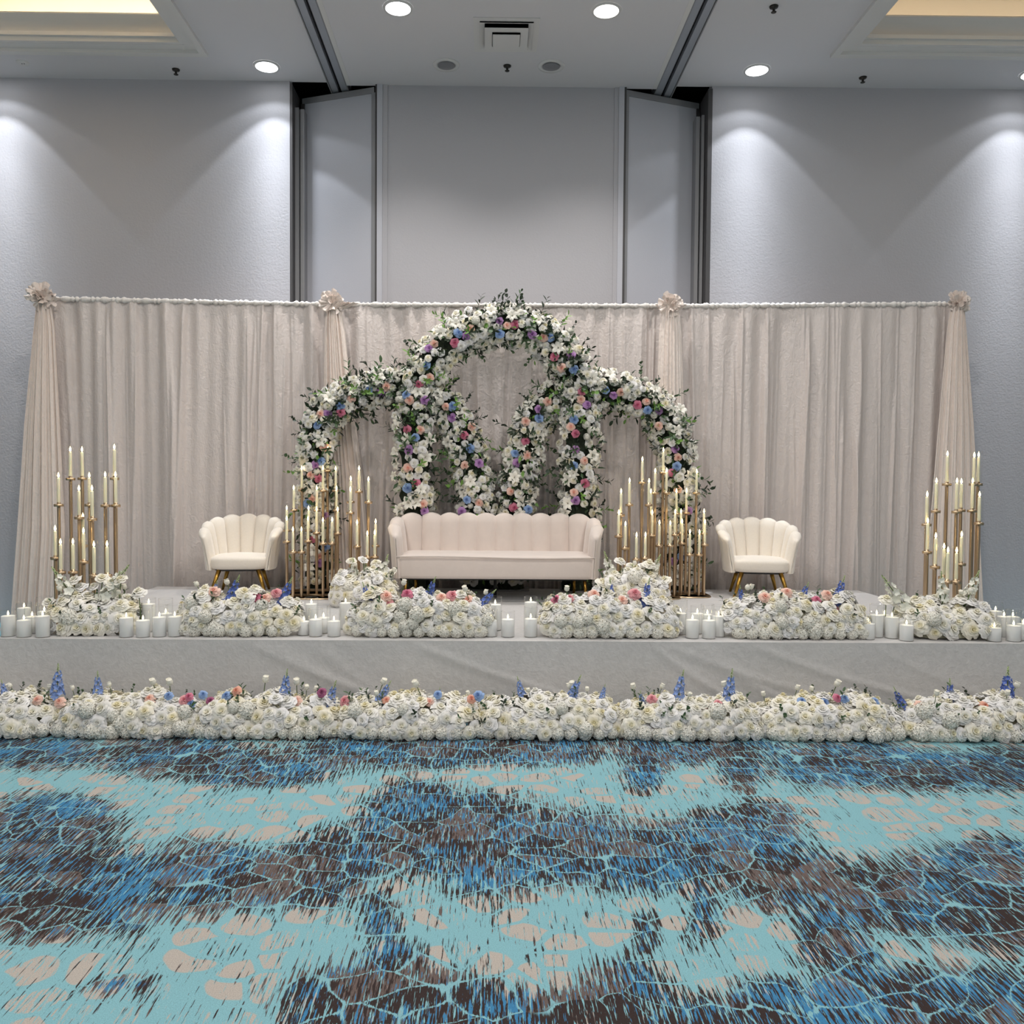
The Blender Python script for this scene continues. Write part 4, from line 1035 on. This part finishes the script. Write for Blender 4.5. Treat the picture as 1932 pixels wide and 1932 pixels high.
def arch(key, label, pxpts, Y, R, nfl, nsp, seed, hsh, sink=0.0):
    rg = random.Random(seed)
    path = smooth_path([at(x, y, Y) for x, y in pxpts], 120)
    zmin = ZS+0.02
    c0 = (path[0]+path[-1])/2; po = Vector((c0.x, Y, ZS-0.003))
    t = thing('flower_arch', label, 'flower arch', po, 'flower covered arches')
    T = [(path[min(i+1, 119)]-path[max(i-1, 0)]).normalized() for i in range(120)]
    # bare metal hoop at the heart, leaf padding around it
    fp = [Vector((p.x, p.y, max(p.z, ZS)))-po for p in path]
    MB().tube(fp, 0.013, 8).build('hoop_frame', M['jamb'], t)
    rows = []
    for i in range(0, 120, 1):
        side = T[i].cross(Vector((0, 1, 0))).normalized()
        row = []
        for k in range(14):
            a = 2*PI*k/14; r = R*0.66*(1+0.22*math.sin(i*0.9+k*2.1)+rg.uniform(-0.16, 0.16))
            q = path[i]+side*math.cos(a)*r+Vector((0, 1, 0))*math.sin(a)*r*0.85
            q.z = max(q.z, ZS+0.004); row.append(q-po)
        rows.append(row)
    co = MB().grid(rows, wrap_v=True).build('leaf_padding', M['core'], t, smooth=False); co['kind'] = 'stuff'
    w = MB()
    for k in range(1150):
        i = rg.randrange(120); a = rg.uniform(0, 2*PI) if rg.random() < 0.35 else rg.gauss(-PI/2, 0.9)
        side = T[i].cross(Vector((0, 1, 0))).normalized(); dd = side*math.cos(a)+Vector((0, 1, 0))*math.sin(a)
        p = path[i]+dd*R*rg.uniform(0.65, 1.05)
        if p.z < ZS+0.05: continue
        leaf(w, p-po, dd*0.7+T[i]*rg.uniform(-1, 1)+Vector((0, -0.2, 0)), Vector((rg.uniform(-1, 1), -0.4, 1)), rg.uniform(0.05, 0.09), rg.uniform(0.011, 0.02), 0.15, 2)
        w.mi[-4:] = [rg.choice((0, 0, 0, 1, 1, 2))]*4
    lf = w.build('leaf_filler', [M['leaf_dark'], M['leaf_mid'], M['leaf_bright']], t); lf['kind'] = 'stuff'
    cnt = 0
    for x, y, cn in COLORED[key]:
        p = at(x, y, Y-R*0.98); n = Vector((rg.uniform(-0.3, 0.3), -1, rg.uniform(-0.15, 0.3)))
        flower(t, po, rose(cn, rg.choice((0, 1, 1))), p, n, rg.uniform(0.074, 0.088), 'rose', rg); hsh.add(p, 0.07)
    tries = 0
    while cnt < nfl and tries < 30000:
        tries += 1
        i = rg.randrange(120)
        a = rg.gauss(-PI/2, 0.8) if rg.random() < 0.93 else rg.uniform(0, 2*PI)
        side = T[i].cross(Vector((0, 1, 0))).normalized()
        d = side*math.cos(a)+Vector((0, 1, 0))*math.sin(a)
        p = path[i]+d*R*rg.uniform(0.86, 1.12)
        if p.z < zmin+0.05 or p.y > YD-0.18: continue
        if p.z < 1.2 and abs(p.x-SOX) < 0.9 and rg.random() < 0.6: continue
        kind = rg.random(); s = rg.uniform(0.06, 0.098)
        if p.y < 7.86 and p.z < 1.33 and abs(p.x-SOX) < 0.95: continue
        if not hsh.ok(p, s*0.66): continue
        hsh.add(p, s*0.66)
        n = d*0.8+Vector((0, -0.45, 0.1))+Vector((rg.uniform(-0.3, 0.3), 0, rg.uniform(-0.3, 0.3)))
        if kind < 0.16: flower(t, po, LILY, p+d*0.01, n, rg.uniform(0.11, 0.15), 'lily', rg)
        elif kind < 0.26: flower(t, po, HYD, p, n, s*0.9, 'hydrangea', rg)
        else: flower(t, po, rose(rg.choice(WH), rg.choice((0, 1, 2, 3))), p, n, s, 'rose', rg)
        cnt += 1
    for k in range(nsp):
        i = rg.randrange(120); a = rg.uniform(-PI*1.05, PI*0.05) if rg.random() < 0.9 else rg.uniform(0, PI)
        side = T[i].cross(Vector((0, 1, 0))).normalized()
        d = side*math.cos(a)+Vector((0, 1, 0))*math.sin(a)
        p = path[i]+d*R*0.62
        if p.z < zmin+0.08: continue
        n = d+T[i]*rg.uniform(-0.9, 0.9)+Vector((0, -0.25, 0.1)); s = rg.uniform(0.14, 0.24)
        e = p+n.normalized()*s
        if e.y > YD-0.16 or e.z < ZS+0.03: continue
        if e.y < 7.9 and e.z < 1.38 and abs(e.x-SOX) < 1.05: continue
        flower(t, po, SPRIG[(rg.choice(('willow', 'round', 'ruscus', 'willow')), rg.choice(('dark', 'dark', 'dark', 'mid', 'mid', 'bright')))], p, n, s, 'leaf_sprig', rg)
    # feet
    for q in (path[0], path[-1]):
        MB().box(-0.16, 0.16, -0.12, 0.12, 0, 0.012).build('base_plate', M['jamb'], t, (q.x-po.x, 0, 0), smooth=False)
    return t
H = Hash(0.09)
arch('big', 'tall central arch covered in white roses and greenery behind the sofa',
     [(787,1112),(785,1000),(783,900),(783,810),(790,735),(818,680),(862,638),(910,619),(955,613),(1004,622),(1050,655),(1082,705),(1095,765),(1094,850),(1091,950),(1090,1112)], 8.0, 0.182, 410, 150, 101, H)
arch('left', 'lower flower arch on the left, overlapping the tall central arch',
     [(601,1112),(599,1000),(598,900),(600,835),(613,785),(645,755),(690,738),(742,730),(795,740),(838,768),(868,812),(886,870),(898,930),(904,1000),(906,1112)], 8.07, 0.17, 400, 110, 102, H)
arch('right', 'lower flower arch on the right, overlapping the tall central arch',
     [(966,1112),(968,1000),(974,930),(982,885),(992,830),(1018,780),(1060,748),(1110,735),(1165,738),(1215,757),(1249,787),(1268,832),(1278,900),(1283,1000),(1288,1112)], 8.07, 0.17, 400, 110, 103, H)
# low foliage runner between the inner arch legs
def mound(label, cat_name, centre, rx, ry, hgt, nro, seed, colored, delph, hyd=0.12, nsp=12, buds=0, size=(0.082, 0.108), zbase=ZS, front_only=False, grp='flower arrangements on the stage', skirt_hyd=True, white_spikes=0, stemmed=()):
    rg = random.Random(seed); po = Vector((centre[0], centre[1], zbase-0.003))
    t = thing(cat_name, label, 'flowers', po, grp)
    hs = Hash(0.1)
    # foam core under the blooms
    rows = []
    for i in range(25):
        a = 2*PI*i/24; row = []
        for j in range(7):
            b = PI/2*j/6; k = 0.8
            cx = math.copysign(abs(math.cos(a))**0.55, math.cos(a)); sy = math.copysign(abs(math.sin(a))**0.7, math.sin(a))
            row.append((rx*k*cx*math.cos(b)**0.5 if j < 6 else 0, ry*k*sy*math.cos(b)**0.5 if j < 6 else 0, 0.008+hgt*0.66*math.sin(b)))
        rows.append(row)
    f = MB().grid(rows).build('filler_core', M['foam'], t)
    def surf(u, b, q=1.0):
        """u along -1..1, b: angle from front floor (0) over the top (90) to the back (180)"""
        e = (1-abs(u)**4)**0.5 if abs(u) < 1 else 0
        x = rx*u; y = -ry*math.cos(b)*(0.45+0.55*e)*q; z = hgt*math.sin(b)**0.8*(0.45+0.55*e)*q
        n = Vector((0.35*u**3*2, -math.cos(b), math.sin(b)*0.9+0.1))
        return Vector((centre[0]+x, centre[1]+y, zbase+z)), n
    for (x, y, cn, s) in colored:
        p = at(x, y, centre[1]-ry*0.35)
        n = Vector((rg.uniform(-0.25, 0.25), -0.8, 0.6)); s *= 0.80 if zbase > 0.1 else 0.72; flower(t, po, rose(cn, rg.choice((0, 2))), p, n, s, 'rose', rg); hs.add(p, s*0.6)
    cnt = 0; tries = 0
    while cnt < nro and tries < nro*40:
        tries += 1
        u = rg.uniform(-1.0, 1.0); b = rg.uniform(0.12, 2.6) if rg.random() > 0.3 else rg.uniform(0.12, 1.2)
        p, n = surf(u, b, rg.uniform(0.92, 1.08)*(1+0.07*math.sin(9*u*rx*2+seed)+0.05*math.sin(23*u*rx+2*seed))); s = rg.uniform(*size)
        if p.z < zbase+0.035: p.z = zbase+0.035
        if not hs.ok(p, s*0.64): continue
        hs.add(p, s*0.64)
        n = n.normalized()+Vector((rg.uniform(-0.35, 0.35), rg.uniform(-0.25, 0.1), rg.uniform(-0.25, 0.3)))
        if rg.random() < hyd and b < 0.9: flower(t, po, HYD, p, n, s*1.05, 'hydrangea', rg)
        else: flower(t, po, rose(rg.choice(WH), rg.choice((0, 0, 1, 2, 2))), p, n, s, 'rose', rg)
        cnt += 1
    if skirt_hyd:
        k = int(rx*2/0.085)
        for i in range(k):
            u = -0.95+1.9*(i+0.5)/k; p, n = surf(u, 0.18, 0.93); p.z = zbase+0.036
            flower(t, po, HYD, p, n, rg.uniform(0.075, 0.095), 'hydrangea', rg)
    for k in range(nsp):
        p, n = surf(rg.uniform(-0.95, 0.95), rg.uniform(0.5, 2.4), 0.8)
        flower(t, po, SPRIG[(rg.choice(('round', 'ruscus')), rg.choice(('dark', 'mid', 'mid')))], p, n, rg.uniform(0.07, 0.12), 'leaf_sprig', rg)
    for (bx_, by_, tx_, ty_, kind) in delph:
        Yk = centre[1]-ry*0.1
        a = at(bx_, by_, Yk); b = at(tx_, ty_, Yk); d = b-a
        a = a-d*0.18; L = d.length*1.2
        if a.z < zbase+0.02: a.z = zbase+0.02
        flower(t, po, rg.choice(DEL[kind]), a, d, (L*1.0,)*3 if L < 0.34 else (0.34, 0.34, L), 'delphinium', rg)
    for x, y in stemmed:
        p = at(x, y, centre[1]-ry*rg.uniform(-0.3, 0.3)); s = rg.uniform(0.085, 0.11)
        r_ = flower(t, po, rose(rg.choice(('white', 'ivory', 'cool')), rg.choice((1, 3, 0))), p, Vector((rg.uniform(-0.5, 0.5), -0.5, 0.9)), s, 'rose', rg)
        q = Vector((p.x+rg.uniform(-0.03, 0.03), p.y, zbase+0.03)); mid = (p+q)/2+Vector((rg.uniform(-0.02, 0.02), 0, 0))
        MB().tube([q-po, mid-po, p-po-Vector((0, 0, 0.01))], 0.0035, 5).build('stem', M['stem'], t)
    for k in range(buds):
        p, n = surf(rg.uniform(-0.9, 0.9), rg.uniform(1.1, 2.0), 0.85)
        flower(t, po, BUD, p, Vector((rg.uniform(-0.4, 0.4), rg.uniform(-0.5, 0.1), 1)), rg.uniform(0.10, 0.16), 'rosebud', rg)
    return t
def box_from_px(x0, x1, ytop, Y):
    a, b = at(x0, 1150, Y), at(x1, 1150, Y); zt = at((x0+x1)/2, ytop, Y).z
    return ((a.x+b.x)/2, Y), (b.x-a.x)/2, zt
def stage_mound(label, x0, x1, ytop, Y, ry, n, seed, col, dl, **kw):
    c, hx, zt = box_from_px(x0+8, x1-8, ytop, Y)
    return mound(label, 'flower_arrangement', c, hx, ry, zt-ZS, n, seed, col, dl, **kw)
stage_mound('long box of white roses with blue delphinium before the left armchair', 330, 572, 1120, 5.70, 0.15, 150, 201,
  [(389,1139,'rosy',0.10),(403,1115,'peach',0.10),(483,1127,'pink',0.095),(500,1128,'peach',0.09),(521,1118,'rosy',0.085)],
  [(432,1138,452,1085,'blue'),(528,1140,552,1088,'blue'),(402,1122,410,1095,'pale')], buds=3)
stage_mound('long box of white roses with pink roses, left of centre before the sofa', 652, 936, 1122, 5.70, 0.15, 170, 202,
  [(729,1125,'peach',0.11),(733,1136,'rosy',0.08),(768,1120,'pink',0.09),(833,1127,'peach',0.09),(854,1123,'rosy',0.10),(882,1133,'peach',0.11)],
  [(697,1138,684,1098,'blue'),(805,1134,822,1088,'blue'),(903,1146,936,1112,'blue')], buds=3)
stage_mound('long box of white roses with tall blue delphinium, right of centre before the sofa', 1014, 1284, 1122, 5.70, 0.15, 160, 203,
  [(1050,1131,'pink',0.09),(1075,1128,'rosy',0.07),(1121,1121,'peach',0.095),(1174,1132,'peach',0.09),(1198,1119,'rosy',0.10),(1148,1140,'mauve',0.07)],
  [(1076,1162,1079,1122,'blue'),(1152,1138,1151,1090,'blue'),(1214,1142,1226,1090,'blue')], buds=2)
stage_mound('long box of white roses with blue delphinium before the right armchair', 1358, 1642, 1124, 5.70, 0.15, 170, 204,
  [(1443,1126,'peach',0.095),(1485,1117,'peach',0.09),(1474,1136,'pink',0.08),(1541,1131,'pink',0.07),(1561,1121,'peach',0.085),(1570,1147,'rosy',0.105)],
  [(1400,1136,1396,1104,'blue'),(1510,1134,1526,1098,'blue'),(1577,1136,1594,1086,'blue')], buds=3)
stage_mound('white rose corner arrangement at the foot of the far left candelabra', 92, 268, 1128, 5.72, 0.17, 105, 205, [],
  [(146,1140,98,1070,'white'),(196,1130,243,1066,'white'),(212,1120,226,1078,'white')], buds=4, stemmed=[(141,1096),(152,1109),(178,1107),(193,1091),(210,1099),(228,1094),(262,1117),(92,1136),(120,1128),(165,1126),(240,1130)], size=(0.09, 0.125), skirt_hyd=False)
stage_mound('white rose corner arrangement at the foot of the far right candelabra', 1690, 1868, 1134, 5.72, 0.17, 105, 206, [],
  [(1712,1150,1664,1086,'white'),(1778,1130,1776,1078,'white'),(1822,1136,1848,1076,'white')], buds=3, stemmed=[(1672,1130),(1690,1132),(1745,1134),(1772,1140),(1855,1144),(1838,1150),(1706,1146),(1800,1140)], size=(0.09, 0.125), skirt_hyd=False)
stage_mound('tall mound of white roses round the candelabra left of the sofa', 622, 752, 1078, 7.0, 0.18, 120, 207, [],
  [(672,1100,666,1052,'white'),(718,1096,732,1046,'white'),(690,1100,690,1060,'white')], buds=3, stemmed=[(663,1058),(685,1057),(709,1062),(738,1081),(645,1086),(656,1097),(725,1074),(698,1076)], size=(0.085, 0.115), skirt_hyd=False)
stage_mound('tall mound of white roses round the candelabra right of the sofa', 1126, 1262, 1076, 7.0, 0.18, 120, 208, [],
  [(1160,1100,1140,1040,'white'),(1224,1100,1246,1046,'white'),(1192,1100,1194,1062,'white')], buds=3, stemmed=[(1170,1059),(1190,1068),(1225,1064),(1210,1086),(1254,1094),(1244,1104),(1150,1082),(1136,1098)], size=(0.085, 0.115), skirt_hyd=False)

# ------------------------------------------------------------------ flower garland along the foot of the stage
GAR = [(-140, 118, 'first'), (118, 378, 'second'), (378, 640, 'third'), (640, 905, 'fourth'), (905, 1165, 'fifth'), (1165, 1430, 'sixth'), (1430, 1690, 'seventh'), (1690, 2000, 'eighth')]
GCOL = [(70,1320,'peach',0.08),(112,1324,'peach',0.09),(282,1318,'peach',0.09),(318,1312,'blue',0.07),(347,1320,'rosy',0.08),(356,1314,'pink',0.07),(360,1328,'blue',0.07),(383,1310,'blue',0.07),(427,1312,'blue',0.08),(446,1303,'coral',0.08),(397,1322,'mauve',0.07),
 (607,1306,'mauve',0.08),(560,1322,'peach',0.09),(650,1322,'rosy',0.09),(552,1338,'mauve',0.06),(729,1321,'coral',0.07),(765,1330,'mauve',0.07),(810,1324,'peach',0.08),(826,1310,'blue',0.07),(902,1312,'blue',0.09),(890,1318,'coral',0.08),(786,1340,'peach',0.08),
 (1000,1330,'peach',0.08),(1230,1318,'rosy',0.08),(1355,1327,'rosy',0.07),(1330,1340,'peach',0.09),(1395,1335,'peach',0.07),(1513,1322,'blue',0.07),(1520,1330,'mauve',0.05),(1556,1325,'blue',0.08),(1516,1342,'coral',0.08),(1580,1316,'pink',0.07),(1594,1318,'blue',0.07),(1650,1324,'blue',0.08),
 (1640,1386,'coral',0.105),(1858,1332,'coral',0.09),(1885,1336,'rosy',0.08),(1735,1330,'peach',0.08)]
GDEL = [(108,1312,110,1252,'pale'),(185,1316,184,1266,'pale'),(10,1312,2,1282,'pale'),(536,1318,542,1262,'pale'),(618,1338,634,1284,'pale'),(716,1322,738,1284,'pale'),(828,1320,830,1296,'pale'),(985,1312,976,1276,'pale'),(1074,1324,1096,1274,'pale'),(1136,1316,1142,1290,'pale'),(1212,1334,1208,1302,'pale'),(1278,1318,1290,1264,'pale'),(1374,1324,1382,1262,'pale'),
 (1704,1334,1686,1296,'blue'),(1794,1330,1792,1280,'blue'),(1898,1334,1902,1258,'blue')]
for k, (x0, x1, o) in enumerate(GAR):
    Yg = 5.20
    a, b = at(x0, 1360, Yg), at(x1, 1360, Yg)
    col = [q for q in GCOL if x0 <= q[0] < x1]; dl = [q for q in GDEL if x0 <= q[0] < x1]
    col2 = []
    where = {0: 'at the left edge', 7: 'at the right edge'}.get(k)
    lab = 'low garland of white roses on the carpet below the stage, %s from the left' % o
    mound(lab, 'flower_garland', ((a.x+b.x)/2, Yg), (b.x-a.x)/2+0.01, 0.185, 0.215, 165, 300+k, col, dl, nsp=14, buds=4, zbase=0.003, grp='rose garlands along the foot of the stage', hyd=0.10, size=(0.078, 0.112))
